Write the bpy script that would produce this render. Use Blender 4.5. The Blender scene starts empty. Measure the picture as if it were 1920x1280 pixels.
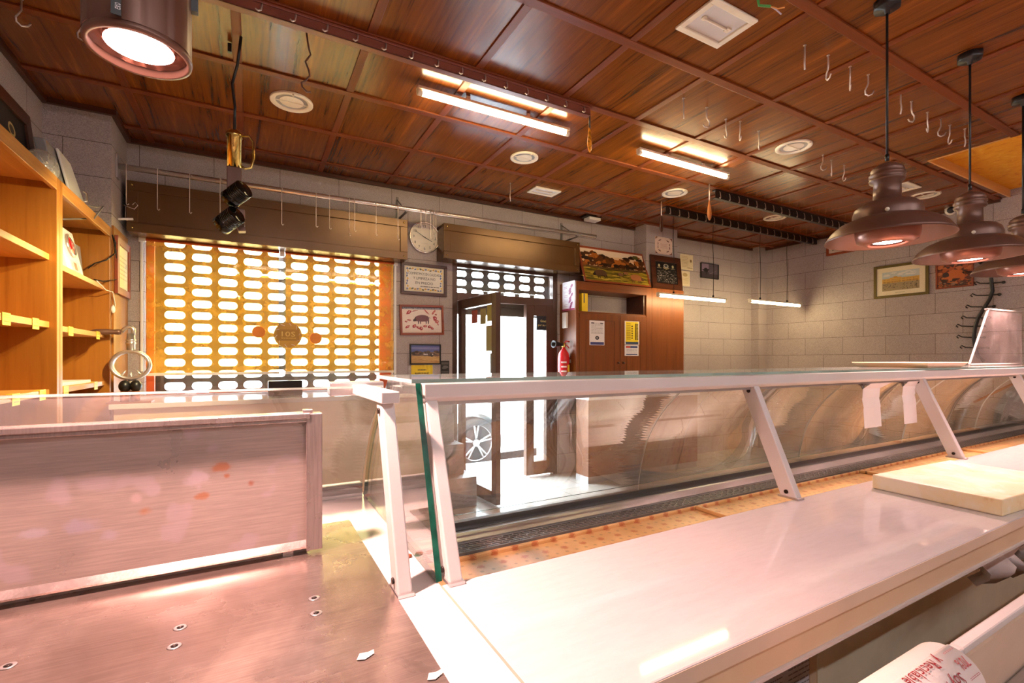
import bpy, bmesh, math, random
from mathutils import Vector, Matrix
random.seed(7)
PI = math.pi
sc = bpy.context.scene
COL = sc.collection
V = Vector

# ------------------------------------------------------------------ camera (level, lens shifted up)
F, TH, CYP, EYE = 890.0, 0.504, 672.0, 1.35
S_, C_ = math.sin(TH), math.cos(TH)
def at(px, py, X=None, Y=None, Z=None):
    """the point of the place seen at a pixel of the 1920x1280 photo, on one plane of the room"""
    u = (px - 960) / F; v = (CYP - py) / F
    d = V((S_ + u * C_, C_ - u * S_, v))
    if X is not None: t = X / d.x
    elif Y is not None: t = Y / d.y
    else: t = (Z - EYE) / d.z
    return V((d.x * t, d.y * t, EYE + d.z * t))
cam = bpy.data.cameras.new('camera'); co = bpy.data.objects.new('camera', cam); COL.objects.link(co)
co.location = (0, 0, EYE); co.rotation_euler = (PI / 2, 0, -TH)
cam.sensor_width = 36; cam.lens = F / 1920 * 36; cam.shift_y = (CYP - 640) / 1920; cam.clip_start = 0.02
sc.camera = co

# ------------------------------------------------------------------ materials
def L1(c):
    c /= 255.0
    return c / 12.92 if c <= .04045 else ((c + .055) / 1.055) ** 2.4
def rgb(r, g, b): return (L1(r), L1(g), L1(b), 1)
MATS = {}
class N:
    def __init__(s, name):
        s.m = bpy.data.materials.new(name); s.m.use_nodes = True
        s.t = s.m.node_tree; s.n = s.t.nodes; s.l = s.t.links
        s.b = s.n['Principled BSDF']; s.out = s.n['Material Output']; MATS[name] = s.m
    def add(s, typ, **kw):
        x = s.n.new(typ)
        for k, v in kw.items():
            if k.startswith('i_'): x.inputs[k[2:].replace('_', ' ')].default_value = v
            else: setattr(x, k, v)
        return x
    def link(s, a, b): s.l.new(a, b)
    def coords(s, scale=(1, 1, 1), rot=(0, 0, 0), loc=(0, 0, 0)):
        tc = s.add('ShaderNodeTexCoord'); mp = s.add('ShaderNodeMapping')
        mp.inputs['Scale'].default_value = scale; mp.inputs['Rotation'].default_value = rot; mp.inputs['Location'].default_value = loc
        s.link(tc.outputs['Object'], mp.inputs['Vector']); return mp.outputs['Vector']
    def noise(s, vec, scale, detail=4, rough=.55, dist=0):
        x = s.add('ShaderNodeTexNoise'); x.inputs['Scale'].default_value = scale; x.inputs['Detail'].default_value = detail
        x.inputs['Roughness'].default_value = rough; x.inputs['Distortion'].default_value = dist
        s.link(vec, x.inputs['Vector']); return x.outputs['Fac']
    def ramp(s, fac, stops):
        r = s.add('ShaderNodeValToRGB'); r.color_ramp.interpolation = 'EASE'; e = r.color_ramp.elements
        while len(e) < len(stops): e.new(.5)
        for i, (p, c) in enumerate(stops): e[i].position = p; e[i].color = c
        s.link(fac, r.inputs['Fac']); return r.outputs['Color']
    def mix(s, fac, a, b, mode='MIX'):
        x = s.add('ShaderNodeMix'); x.data_type = 'RGBA'; x.blend_type = mode
        if isinstance(fac, float): x.inputs['Factor'].default_value = fac
        else: s.link(fac, x.inputs['Factor'])
        for sock, v in ((x.inputs[6], a), (x.inputs[7], b)):
            if isinstance(v, tuple): sock.default_value = v
            else: s.link(v, sock)
        return x.outputs[2]
    def bump(s, h, strength=.2, dist=.002):
        b = s.add('ShaderNodeBump'); b.inputs['Strength'].default_value = strength; b.inputs['Distance'].default_value = dist
        s.link(h, b.inputs['Height']); s.link(b.outputs['Normal'], s.b.inputs['Normal'])
    def set(s, **kw):
        for k, v in kw.items():
            k = k.replace('_', ' ')
            if hasattr(v, 'is_linked'): s.link(v, s.b.inputs[k])
            else: s.b.inputs[k].default_value = v
        return s.m
def plain(name, c, rough=.5, metal=0., var=.06, vs=6, spec=.5):
    n = N(name); c = rgb(*c)
    f = n.noise(n.coords(), vs, 3)
    d = tuple(x * (1 - var * 2) for x in c[:3]) + (1,)
    b = tuple(min(1, x * (1 + var)) for x in c[:3]) + (1,)
    n.set(Base_Color=n.ramp(f, [(.3, d), (.7, b)]), Roughness=rough, Metallic=metal)
    n.b.inputs['Specular IOR Level'].default_value = spec
    return n.m
def wood(name, dark, light, axis, rough=.3, grain=42, coat=0., spec=.5):
    n = N(name); sc_ = [1, 1, 1]; sc_['XYZ'.index(axis)] = .045
    v = n.coords(tuple(sc_))
    f1 = n.noise(v, grain, 6, .62, .25); f2 = n.noise(v, grain * .22, 3, .5, .6)
    m = n.mix(.45, f1, f2)
    col = n.ramp(m, [(.30, rgb(*dark)), (.52, tuple((L1(a) + L1(b)) / 2 for a, b in zip(dark, light)) + (1,)), (.72, rgb(*light))])
    n.set(Base_Color=col, Roughness=rough); n.b.inputs['Coat Weight'].default_value = coat; n.b.inputs['Coat Roughness'].default_value = .12
    n.b.inputs['Specular IOR Level'].default_value = spec
    n.bump(f1, .08, .001); return n.m
def emit(name, c, strength):
    n = N(name); e = n.add('ShaderNodeEmission'); e.inputs['Color'].default_value = (*c, 1); e.inputs['Strength'].default_value = strength
    n.link(e.outputs[0], n.out.inputs[0]); return n.m
def thin_glass(name, tint=(.97, .985, .975), f0=.045, rough=0., haze=0., hazecol=(.8, .8, .8)):
    """glass whose thickness does not bend the view: clear transmission plus a mirror share that grows at grazing angles"""
    n = N(name)
    lw = n.add('ShaderNodeLayerWeight'); lw.inputs['Blend'].default_value = .5
    p = n.add('ShaderNodeMath', operation='POWER'); p.inputs[1].default_value = 4.2; n.link(lw.outputs['Facing'], p.inputs[0])
    m = n.add('ShaderNodeMath', operation='MULTIPLY_ADD'); m.inputs[1].default_value = .75; m.inputs[2].default_value = f0; n.link(p.outputs[0], m.inputs[0])
    tr = n.add('ShaderNodeBsdfTransparent'); tr.inputs['Color'].default_value = (*tint, 1)
    gl = n.add('ShaderNodeBsdfGlossy'); gl.inputs['Roughness'].default_value = rough; gl.inputs['Color'].default_value = (1, 1, 1, 1)
    mx = n.add('ShaderNodeMixShader'); n.link(m.outputs[0], mx.inputs[0]); n.link(tr.outputs[0], mx.inputs[1]); n.link(gl.outputs[0], mx.inputs[2])
    o = mx.outputs[0]
    if haze:
        df = n.add('ShaderNodeBsdfDiffuse'); df.inputs['Color'].default_value = (*hazecol, 1)
        f = n.noise(n.coords(), 7, 5, .6); r = n.ramp(f, [(.35, (haze * .5,) * 3 + (1,)), (.75, (haze * 1.4,) * 3 + (1,))])
        m2 = n.add('ShaderNodeMixShader'); n.link(r, m2.inputs[0]); n.link(o, m2.inputs[1]); n.link(df.outputs[0], m2.inputs[2]); o = m2.outputs[0]
    n.link(o, n.out.inputs[0]); return n.m
def printmat():
    n = N('print_ink'); a = n.add('ShaderNodeVertexColor'); a.layer_name = 'Col'
    f = n.noise(n.coords(), 160, 2); r = n.ramp(f, [(.3, (.9, .9, .9, 1)), (.7, (1, 1, 1, 1))])
    n.set(Base_Color=n.mix(1., a.outputs['Color'], r, 'MULTIPLY'), Roughness=.45); return n.m
def blocks(name, along):
    """grey granite-look blocks 49 x 23.5 cm with thin dark joints, running bond"""
    n = N(name); tc = n.add('ShaderNodeTexCoord'); sp = n.add('ShaderNodeSeparateXYZ'); cb = n.add('ShaderNodeCombineXYZ')
    n.link(tc.outputs['Object'], sp.inputs[0])
    off = n.add('ShaderNodeMath', operation='ADD'); off.inputs[1].default_value = 10 * .49 + (.1 if along == 'X' else .247)
    n.link(sp.outputs[0 if along == 'X' else 1], off.inputs[0])
    oz = n.add('ShaderNodeMath', operation='ADD'); oz.inputs[1].default_value = .235 * 10 - 1.637 + .235 * 7
    n.link(sp.outputs[2], oz.inputs[0]); n.link(off.outputs[0], cb.inputs[0]); n.link(oz.outputs[0], cb.inputs[1])
    br = n.add('ShaderNodeTexBrick'); br.offset = .33 if along == 'X' else .5
    for k, v in (('Scale', 1), ('Mortar Size', .0022), ('Mortar Smooth', .2), ('Bias', 0), ('Brick Width', .49), ('Row Height', .235)): br.inputs[k].default_value = v
    br.inputs['Color1'].default_value = (.94, .94, .94, 1); br.inputs['Color2'].default_value = (1, 1, 1, 1); br.inputs['Mortar'].default_value = (.25, .2, .17, 1)
    n.link(cb.outputs[0], br.inputs['Vector'])
    sp1 = n.noise(n.coords(), 190, 3, .7); sp2 = n.noise(n.coords(), 1.6, 3)
    base = n.ramp(sp1, [(.36, rgb(134, 122, 120)), (.5, rgb(176, 162, 159)), (.66, rgb(206, 192, 188))])
    base = n.mix(.35, base, n.ramp(sp2, [(.3, rgb(164, 150, 147)), (.7, rgb(188, 174, 170))]))
    n.set(Base_Color=n.mix(1., base, br.outputs['Color'], 'MULTIPLY'), Roughness=.62)
    inv = n.add('ShaderNodeMath', operation='SUBTRACT'); inv.inputs[0].default_value = 1; n.link(br.outputs['Fac'], inv.inputs[1])
    n.bump(inv.outputs[0], .35, .003); return n.m
def steel(name, base=(200, 190, 184), rough=.3, axis='X', stains=False, scratch=False, metal=1., blots=()):
    n = N(name); s_ = [30, 30, 30]; s_['XYZ'.index(axis)] = 1.2
    br = n.noise(n.coords(tuple(s_)), 9, 5, .65)
    c = rgb(*base); lo = tuple(x * .78 for x in c[:3]) + (1,)
    col = n.ramp(br, [(.3, lo), (.7, c)])
    v = n.coords()
    r = n.ramp(n.noise(v, 5, 5, .6, .4), [(.3, (rough * .7,) * 3 + (1,)), (.7, (rough * 1.35,) * 3 + (1,))])
    if stains:
        w = n.noise(n.coords((1, 1, 1), loc=(3, 1, 2)), 13, 2, .4); spots = n.ramp(w, [(.60, (0, 0, 0, 1)), (.66, (.5, .5, .5, 1))])
        col = n.mix(spots, col, rgb(206, 186, 196))
        dn = n.add('ShaderNodeTexNoise'); dn.inputs['Scale'].default_value = 38; dn.inputs['Detail'].default_value = 4; n.link(v, dn.inputs['Vector'])
        for (p, sx, rad, cc) in blots:      # rust blooms and pale wipe marks at their places on the plate
            sb = n.add('ShaderNodeVectorMath', operation='SUBTRACT'); n.link(v, sb.inputs[0]); sb.inputs[1].default_value = p
            ml = n.add('ShaderNodeVectorMath', operation='MULTIPLY'); n.link(sb.outputs[0], ml.inputs[0]); ml.inputs[1].default_value = (1 / sx, 0, 1)
            ln = n.add('ShaderNodeVectorMath', operation='LENGTH'); n.link(ml.outputs[0], ln.inputs[0])
            ad = n.add('ShaderNodeMath', operation='MULTIPLY_ADD'); n.link(dn.outputs['Fac'], ad.inputs[0]); ad.inputs[1].default_value = rad * 1.6; n.link(ln.outputs['Value'], ad.inputs[2])
            k = n.ramp(ad.outputs[0], [(rad * 1.2, (.62, .62, .62, 1)), (rad * 1.75, (0, 0, 0, 1))]); col = n.mix(k, col, rgb(*cc))
        r = n.mix(spots, r, (.55, .55, .55, 1))
    if scratch:
        g = n.noise(n.coords((3, 60, 1), rot=(0, 0, .35)), 9, 6, .75); sk = n.ramp(g, [(.60, (0, 0, 0, 1)), (.74, (.55, .55, .55, 1))])
        col = n.mix(sk, col, rgb(236, 224, 218))
        dk = n.ramp(n.noise(v, 3.2, 5, .65, .5), [(.25, rgb(140, 120, 108)), (.75, (1, 1, 1, 1))]); col = n.mix(.6, col, n.mix(1., col, dk, 'MULTIPLY'))
    n.set(Base_Color=col, Metallic=metal, Roughness=r); n.bump(br, .05, .0006); return n.m

wood('ceiling_wood', (60, 26, 5), (158, 84, 24), 'Y', .22, 62, .0, .42)
wood('strip_wood_x', (96, 42, 14), (140, 66, 24), 'X', .4, 42, 0, .3)
wood('strip_wood_y', (96, 42, 14), (140, 66, 24), 'Y', .4, 42, 0, .3)
wood('shelf_wood', (138, 82, 24), (186, 122, 46), 'Z', .35)
wood('shelf_wood_y_lit', (176, 112, 48), (224, 166, 88), 'Y', .35)  # same shelf wood, paler: light on the front edges put into the colour
wood('shelf_wood_x', (206, 136, 66), (240, 186, 112), 'X', .35)
wood('cabinet_wood', (96, 46, 16), (142, 78, 30), 'Z', .42)
wood('cabinet_wood_x', (96, 46, 16), (142, 78, 30), 'X', .42)
wood('dark_frame_wood', (52, 24, 14), (92, 48, 28), 'X', .35)
wood('bench_wood', (112, 106, 106), (160, 154, 152), 'X', .4)
wood('red_frame_wood', (120, 50, 26), (160, 76, 42), 'X', .35)
wood('spoon_wood', (150, 84, 40), (190, 120, 64), 'Z', .4)
blocks('wall_block_x', 'X'); blocks('wall_block_y', 'Y')
plain('rail_brown', (132, 72, 54), .35, .0, .05); plain('rail_black', (34, 24, 22), .35)
plain('white_plastic', (236, 232, 226), .35, 0, .02); plain('white_top', (216, 208, 207), .13, 0, .025, 4)
plain('cream_laminate', (216, 190, 158), .4, 0, .03); plain('beige_panel', (220, 196, 174), .45, 0, .03)
plain('white_paint', (214, 208, 206), .3, 0, .02); plain('inner_white', (240, 230, 200), .35, 0, .04)
plain('aluminium', (206, 202, 202), .28, .85, .04); plain('grey_plastic', (120, 112, 108), .4); plain('seal_rubber', (70, 66, 64), .5)
plain('chrome', (226, 214, 206), .22, .75, .03); plain('brass', (196, 170, 96), .14, 1., .05); plain('hook_metal', (222, 206, 194), .3, .6, .05)
plain('bronze_paint', (112, 80, 66), .38, .35, .05); plain('bronze_inner', (140, 90, 72), .3, .35, .04); plain('black_plastic', (26, 24, 24), .35)
plain('shutter_box_metal', (104, 72, 38), .27, .4, .05, 3); plain('shutter_slat', (86, 78, 66), .45, .2, .06)
plain('door_alu', (84, 58, 46), .35, .3, .05); plain('yellow_card', (244, 206, 40), .5, 0, .03); plain('yellow_tag', (246, 216, 74), .45, 0, .05)
plain('red_paint', (196, 30, 34), .25); plain('paper', (240, 228, 224), .55, 0, .02); plain('gloss_black', (20, 22, 18), .12, .5, 0, 6, .8); plain('orange_sticker', (246, 146, 40), .4); plain('badge_gold', (208, 158, 58), .35); plain('gold_frame', (104, 88, 40), .4, .3)
plain('orange_film_edge', (206, 86, 30), .4); plain('amber_glass', (236, 150, 40), .2, 0, .3, 60); plain('grey_box', (168, 164, 160), .35, .2, .05)
plain('pale_glass_edge', (150, 178, 168), .15, 0, .1); plain('joint_edge', (206, 204, 200), .3); plain('green_glass_edge', (14, 92, 72), .12, 0, .25, 30); plain('joint_dirt', (186, 156, 140), .6); plain('rust', (150, 80, 44), .7, 0, .3, 40); plain('rubber_tyre', (60, 62, 66), .6)
plain('car_white', (236, 238, 240), .2); plain('car_glass', (120, 140, 150), .1); plain('pavement', (206, 204, 200), .7, 0, .05, 2); plain('facade_pale', (228, 226, 222), .8)
plain('lamp_white', (238, 226, 206), .35, 0, .02); plain('tan_panel', (206, 166, 128), .45); plain('screw_dark', (44, 36, 32), .4, .5)
plain('stone_jamb', (206, 200, 192), .8, 0, .15, 20); plain('plug_white', (240, 240, 236), .4); plain('brown_cord', (96, 58, 40), .5)
steel('splash_steel', (206, 186, 178), .36, 'X', stains=True, metal=.45, blots=[(at(px, py, Y=1.105) - V((-.4, 1.105, .93)), e, r, c) for px, py, e, r, c in ((413, 876, 1.8, .012, (206, 110, 30)), (425, 892, 1.2, .007, (200, 104, 30)), (470, 905, 1., .009, (186, 84, 24)), (378, 930, 2., .009, (206, 120, 50)), (270, 958, 1.6, .008, (214, 140, 84)), (366, 898, 1., .024, (226, 206, 218)), (150, 985, 1.7, .018, (200, 186, 206)), (60, 1000, 1.8, .012, (216, 204, 216)), (205, 1005, 1.2, .014, (206, 190, 204)), (255, 935, .8, .013, (226, 200, 200)))]); steel('sheet_steel', (206, 188, 178), .25, 'X', scratch=True, metal=.88)
steel('cap_steel', (200, 184, 180), .3, 'Z', metal=.8)
thin_glass('case_glass', (.955, .975, .968), .14, haze=.03); thin_glass('edge_glass', (.62, .80, .72), .08, haze=.25, hazecol=(.6, .72, .66)); thin_glass('shelf_glass', (.90, .96, .94), .07, haze=.06); thin_glass('window_glass', (.95, .97, .975), .05)
thin_glass('acrylic', (.97, .93, .93), .05, haze=.06, hazecol=(.9, .8, .8)); thin_glass('bag_film', (.86, .84, .82), .10, .12, haze=.3, hazecol=(.85, .83, .8))
thin_glass('amber_film', (1., .85, .50), .035, haze=.36, hazecol=(.90, .60, .14))
printmat()
emit('tube_glow', (1., .79, .42), 25); emit('tube_white', (1., .96, 1.), 30); emit('lens_pink', (1., .60, .58), 30); emit('spot_led', (1., .93, .66), 40)
def _extra():
    n = N('floor_tile'); v = n.coords()
    br = n.add('ShaderNodeTexBrick'); br.offset = .5
    for k, x in (('Scale', 1), ('Mortar Size', .004), ('Mortar Smooth', .1), ('Bias', 0), ('Brick Width', .62), ('Row Height', .31)): br.inputs[k].default_value = x
    br.inputs['Color1'].default_value = rgb(206, 196, 186); br.inputs['Color2'].default_value = rgb(214, 205, 196); br.inputs['Mortar'].default_value = rgb(150, 140, 132)
    n.link(v, br.inputs['Vector']); f = n.ramp(n.noise(v, 6, 5), [(.3, (.88, .88, .88, 1)), (.7, (1, 1, 1, 1))])
    n.set(Base_Color=n.mix(1., br.outputs['Color'], f, 'MULTIPLY'), Roughness=.16)
    # floral waxed paper on the trays: tan with rows of small red posies and grey dashes
    n = N('floral_paper'); tc = n.coords()
    base = n.ramp(n.noise(tc, 9, 4), [(.3, rgb(208, 160, 104)), (.7, rgb(226, 182, 128))])
    def grid(sx, sy, rot, off, rad, sharp):
        mp = n.coords((1 / sx, 1 / sy, 0), (0, 0, rot), off)
        fr = n.add('ShaderNodeVectorMath', operation='FRACTION'); n.link(mp, fr.inputs[0])
        sb = n.add('ShaderNodeVectorMath', operation='SUBTRACT'); sb.inputs[1].default_value = (.5, .5, 0); n.link(fr.outputs[0], sb.inputs[0])
        ml = n.add('ShaderNodeVectorMath', operation='MULTIPLY'); ml.inputs[1].default_value = (sx, sy, 0); n.link(sb.outputs[0], ml.inputs[0])
        ln = n.add('ShaderNodeVectorMath', operation='LENGTH'); n.link(ml.outputs[0], ln.inputs[0])
        return ln.outputs['Value'], ml.outputs[0]
    d, _ = grid(.075, .06, .0, (.2, .3, 0), 0, 0)
    w = n.add('ShaderNodeMath', operation='MULTIPLY_ADD'); w.inputs[1].default_value = .026; n.link(n.noise(tc, 190, 2, .6), w.inputs[0]); n.link(d, w.inputs[2])
    col = n.mix(n.ramp(w.outputs[0], [(.0215, (.7, .7, .7, 1)), (.027, (0, 0, 0, 1))]), base, rgb(180, 84, 44))
    d2, ml2 = grid(.0375, .06, .0, (.2, .8, 0), 0, 0)
    sp = n.add('ShaderNodeSeparateXYZ'); n.link(ml2, sp.inputs[0])
    sx = n.add('ShaderNodeMath', operation='SINE'); k = n.add('ShaderNodeMath', operation='MULTIPLY'); k.inputs[1].default_value = 1600; n.link(sp.outputs[0], k.inputs[0]); n.link(k.outputs[0], sx.inputs[0])
    a = n.ramp(d2, [(.0055, (1, 1, 1, 1)), (.0065, (0, 0, 0, 1))]); b = n.ramp(sx.outputs[0], [(.1, (0, 0, 0, 1)), (.3, (.8, .8, .8, 1))])
    col = n.mix(n.mix(1., a, b, 'MULTIPLY'), col, rgb(70, 54, 46))
    n.set(Base_Color=col, Roughness=.32)
    # butcher's board: pale polyethylene stained yellow
    n = N('board_plastic'); f = n.noise(n.coords(), 7, 6, .65, .4)
    n.set(Base_Color=n.ramp(f, [(.38, rgb(244, 234, 210)), (.56, rgb(240, 222, 176)), (.70, rgb(226, 190, 128)), (.8, rgb(200, 150, 92))]), Roughness=.4)
    n = N('yellow_stucco'); f = n.noise(n.coords(), 9, 7, .65, 1.2)
    n.set(Base_Color=n.ramp(f, [(.3, rgb(226, 134, 10)), (.5, rgb(244, 166, 30)), (.7, rgb(252, 192, 66))]), Roughness=.6)
    n = N('worn_white'); v = n.coords(); f = n.noise(n.coords((1, 5, 1), rot=(0, 0, .5)), 14, 6, .7)
    n.set(Base_Color=n.ramp(f, [(.2, rgb(204, 197, 198)), (.66, rgb(212, 205, 206)), (.75, rgb(196, 178, 168))]), Roughness=.045)
_extra()
M = MATS

# ------------------------------------------------------------------ mesh builder
class MB:
    def __init__(s): s.v = []; s.f = []; s.mi = []; s.sm = []; s.col = []; s.cur = 0; s.c = None
    def vert(s, p): s.v.append(V(p)); return len(s.v) - 1
    def face(s, idx, smooth=False): s.f.append(tuple(idx)); s.mi.append(s.cur); s.sm.append(smooth); s.col.append(s.c)
    def poly(s, pts, smooth=False): s.face([s.vert(p) for p in pts], smooth); return s
    def box(s, a, b): return s.obox(V(a), V((b[0] - a[0], 0, 0)), V((0, b[1] - a[1], 0)), V((0, 0, b[2] - a[2])))
    def obox(s, o, x, y, z):
        o, x, y, z = V(o), V(x), V(y), V(z)
        if x.cross(y).dot(z) < 0: o = o + x; x = -x
        i = [s.vert(o + x * a + y * b + z * c) for c in (0, 1) for b in (0, 1) for a in (0, 1)]
        for q in ((0, 2, 3, 1), (4, 5, 7, 6), (0, 1, 5, 4), (2, 6, 7, 3), (0, 4, 6, 2), (1, 3, 7, 5)): s.face([i[k] for k in q])
        return s
    def prism(s, pts, vec):
        """polygon extruded along vec"""
        vec = V(vec); pts = [V(p) for p in pts]
        nrm = V((0, 0, 0))
        for i in range(len(pts)): nrm += pts[i].cross(pts[(i + 1) % len(pts)])
        if nrm.dot(vec) < 0: pts = pts[::-1]
        a = [s.vert(p) for p in pts]; b = [s.vert(p + vec) for p in pts]; n = len(pts)
        s.face(a[::-1]); s.face(b)
        for i in range(n): s.face((a[i], a[(i + 1) % n], b[(i + 1) % n], b[i]))
        return s
    def tube(s, path, r, n=8, cap=True, closed=False):
        path = [V(p) for p in path]; rings = []; m = len(path)
        rr = r if isinstance(r, (list, tuple)) else [r] * m
        up = None
        for i, p in enumerate(path):
            if closed: t = path[(i + 1) % m] - path[i - 1]
            else: t = path[min(i + 1, m - 1)] - path[max(i - 1, 0)]
            t.normalize()
            if up is None: up = V((0, 0, 1)) if abs(t.z) < .9 else V((1, 0, 0))
            x = up - t * up.dot(t)
            if x.length < 1e-4: x = t.orthogonal()
            x.normalize(); y = t.cross(x); up = x
            rings.append([s.vert(p + (x * math.cos(2 * PI * k / n) + y * math.sin(2 * PI * k / n)) * rr[i]) for k in range(n)])
        for i in range(m if closed else m - 1):
            A, B = rings[i], rings[(i + 1) % m]
            for k in range(n): s.face((A[k], A[(k + 1) % n], B[(k + 1) % n], B[k]), True)
        if cap and not closed: s.face(rings[0][::-1]); s.face(rings[-1])
        return s
    def lathe(s, prof, o=(0, 0, 0), axis=(0, 0, 1), n=32, ribs=0, ribd=0., cap=True):
        o = V(o); ax = V(axis).normalized(); x = ax.orthogonal().normalized(); y = ax.cross(x); rings = []
        for r, h in prof:
            ring = []
            for k in range(n):
                rk = r * (1 + (ribd if ribs and (k * ribs // n) % 2 else 0))
                a = 2 * PI * k / n; ring.append(s.vert(o + ax * h + (x * math.cos(a) + y * math.sin(a)) * rk))
            rings.append(ring)
        up = prof[-1][1] >= prof[0][1]
        for A, B in zip(rings, rings[1:]):
            for k in range(n): s.face((A[k], A[(k + 1) % n], B[(k + 1) % n], B[k]), True)
        if cap:
            if prof[0][0] > 1e-5: s.face(rings[0][::-1])
            if prof[-1][0] > 1e-5: s.face(rings[-1])
        return s
    def ball(s, c, r, n=12, m=8, sx=1, sy=1, sz=1):
        c = V(c); rings = []
        for j in range(1, m):
            t = PI * j / m
            rings.append([s.vert(c + V((math.sin(t) * math.cos(2 * PI * k / n) * r * sx, math.sin(t) * math.sin(2 * PI * k / n) * r * sy, math.cos(t) * r * sz))) for k in range(n)])
        a = s.vert(c + V((0, 0, r * sz))); b = s.vert(c - V((0, 0, r * sz)))
        for k in range(n):
            s.face((a, rings[0][k], rings[0][(k + 1) % n]), True); s.face((b, rings[-1][(k + 1) % n], rings[-1][k]), True)
        for A, B in zip(rings, rings[1:]):
            for k in range(n): s.face((A[k], B[k], B[(k + 1) % n], A[(k + 1) % n]), True)
        return s
    def build(s, name, mats, parent=None, bevel=0., solid=0.):
        me = bpy.data.meshes.new(name); o = bpy.data.objects.new(name, me)
        off = V((0, 0, 0)); p = parent
        while p is not None: off += p.location; p = p.parent
        me.from_pydata([tuple(v - off) for v in s.v], [], s.f)
        for m_ in (mats if isinstance(mats, (list, tuple)) else [mats]): me.materials.append(M[m_])
        for i, p_ in enumerate(me.polygons): p_.material_index = s.mi[i]; p_.use_smooth = s.sm[i]
        if any(c is not None for c in s.col):
            at_ = me.color_attributes.new('Col', 'FLOAT_COLOR', 'CORNER'); li = 0
            for i, p_ in enumerate(me.polygons):
                c = s.col[i] or (1, 1, 1, 1)
                for _ in p_.loop_indices: at_.data[li].color = c; li += 1
        me.update(); COL.objects.link(o)
        if parent is not None: o.parent = parent
        if solid: md = o.modifiers.new('thickness', 'SOLIDIFY'); md.thickness = solid; md.offset = 0
        if bevel:
            md = o.modifiers.new('bevel', 'BEVEL'); md.width = bevel; md.segments = 2; md.limit_method = 'ANGLE'
        return o
def tag(o, label, cat, group=None):
    o['label'] = label; o['category'] = cat
    if group: o['group'] = group
    return o
def thing(name, label, cat, loc, group=None):
    o = bpy.data.objects.new(name, None); o.empty_display_size = .1; COL.objects.link(o); o.location = loc
    return tag(o, label, cat, group)
def struct(o): o['kind'] = 'structure'; return o
def sbox(name, mat, *boxes):
    m = MB()
    for a, b in boxes: m.box(a, b)
    return struct(m.build(name, mat))
def copy_tree(o, loc=None, parent=None, label=None):
    c = o.copy(); COL.objects.link(c)
    if parent is not None: c.parent = parent
    if loc is not None: c.location = loc
    if label: c['label'] = label
    for ch in list(o.children): copy_tree(ch, None, c)
    return c
_fc = {}
def text_polys(st):
    """glyph outlines of a string as flat triangles, 1 unit high capitals"""
    if st in _fc: return _fc[st]
    cu = bpy.data.curves.new('t', 'FONT'); cu.body = st; cu.size = 1.4; cu.resolution_u = 2
    ob = bpy.data.objects.new('t', cu); COL.objects.link(ob)
    dg = bpy.context.evaluated_depsgraph_get(); me = bpy.data.meshes.new_from_object(ob.evaluated_get(dg))
    r = [[(me.vertices[i].co.x, me.vertices[i].co.y) for i in p.vertices] for p in me.polygons]
    bpy.data.objects.remove(ob); bpy.data.curves.remove(cu); bpy.data.meshes.remove(me)
    _fc[st] = r; return r
class Print:
    """flat printed picture: colour shapes laid out on a w x h panel whose lower left corner is o"""
    def __init__(s, o, r, u, w, h, bg=(240, 235, 225)):
        s.o, s.r, s.u = V(o), V(r).normalized(), V(u).normalized(); s.n = s.r.cross(s.u).normalized(); s.w, s.h = w, h; s.m = MB(); s.k = 0
        s.m.c = rgb(*bg); s.m.obox(s.o, s.r * w, s.u * h, -s.n * .003)
    def P(s, x, y): return s.o + s.r * (x * s.w) + s.u * (y * s.h) + s.n * (.0004 + .00004 * s.k)
    def poly(s, pts, c): s.k += 1; s.m.c = rgb(*c); s.m.poly([s.P(*p) for p in pts]); return s
    def rect(s, x0, y0, x1, y1, c): return s.poly([(x0, y0), (x1, y0), (x1, y1), (x0, y1)], c)
    def ell(s, cx, cy, rx, ry, c, n=14, jit=0., rot=0.):
        q = []
        for k in range(n):
            a = 2 * PI * k / n; j = 1 + random.uniform(-jit, jit); x, y = rx * j * math.cos(a) * s.w, ry * j * math.sin(a) * s.h
            q.append((cx + (x * math.cos(rot) - y * math.sin(rot)) / s.w, cy + (x * math.sin(rot) + y * math.cos(rot)) / s.h))
        return s.poly(q, c)
    def line(s, x0, y0, x1, y1, t, c):
        a = V((x0 * s.w, y0 * s.h)); b = V((x1 * s.w, y1 * s.h)); d = (b - a).normalized(); n = V((-d.y, d.x)) * t / 2
        return s.poly([((p.x) / s.w, (p.y) / s.h) for p in (a - n, b - n, b + n, a + n)], c)
    def text(s, st, cx, cy, h, c, fit=None, rot=0.):
        ps = text_polys(st)
        if not ps: return s
        x0 = min(p[0] for q in ps for p in q); x1 = max(p[0] for q in ps for p in q)
        sx = h * s.h; sy = h * s.h
        if fit: sx = fit * s.w / (x1 - x0)
        s.k += 1; s.m.c = rgb(*c)
        for q in ps:
            pt = []
            for x, y in q:
                a = (x - (x0 + x1) / 2) * sx; b = (y - .5) * sy
                a, b = a * math.cos(rot) - b * math.sin(rot), a * math.sin(rot) + b * math.cos(rot)
                pt.append(s.P(cx + a / s.w, cy + b / s.h))
            s.m.poly(pt)
        return s
    def lines(s, x0, x1, y0, y1, n, c, t=.35):
        for i in range(n):
            y = y1 + (y0 - y1) * (i + .5) / n; hh = (y1 - y0) / n * t / 2
            x = x0
            while x < x1:
                w = random.uniform(.04, .14) * (x1 - x0) * 2; s.rect(x, y - hh, min(x + w, x1), y + hh, c); x += w + .025 * (x1 - x0)
            if random.random() < .2: continue
        return s
    def build(s, name='print', parent=None): return s.m.build(name, 'print_ink', parent)
XR, ZU, YN = V((1, 0, 0)), V((0, 0, 1)), V((0, -1, 0))
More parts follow.
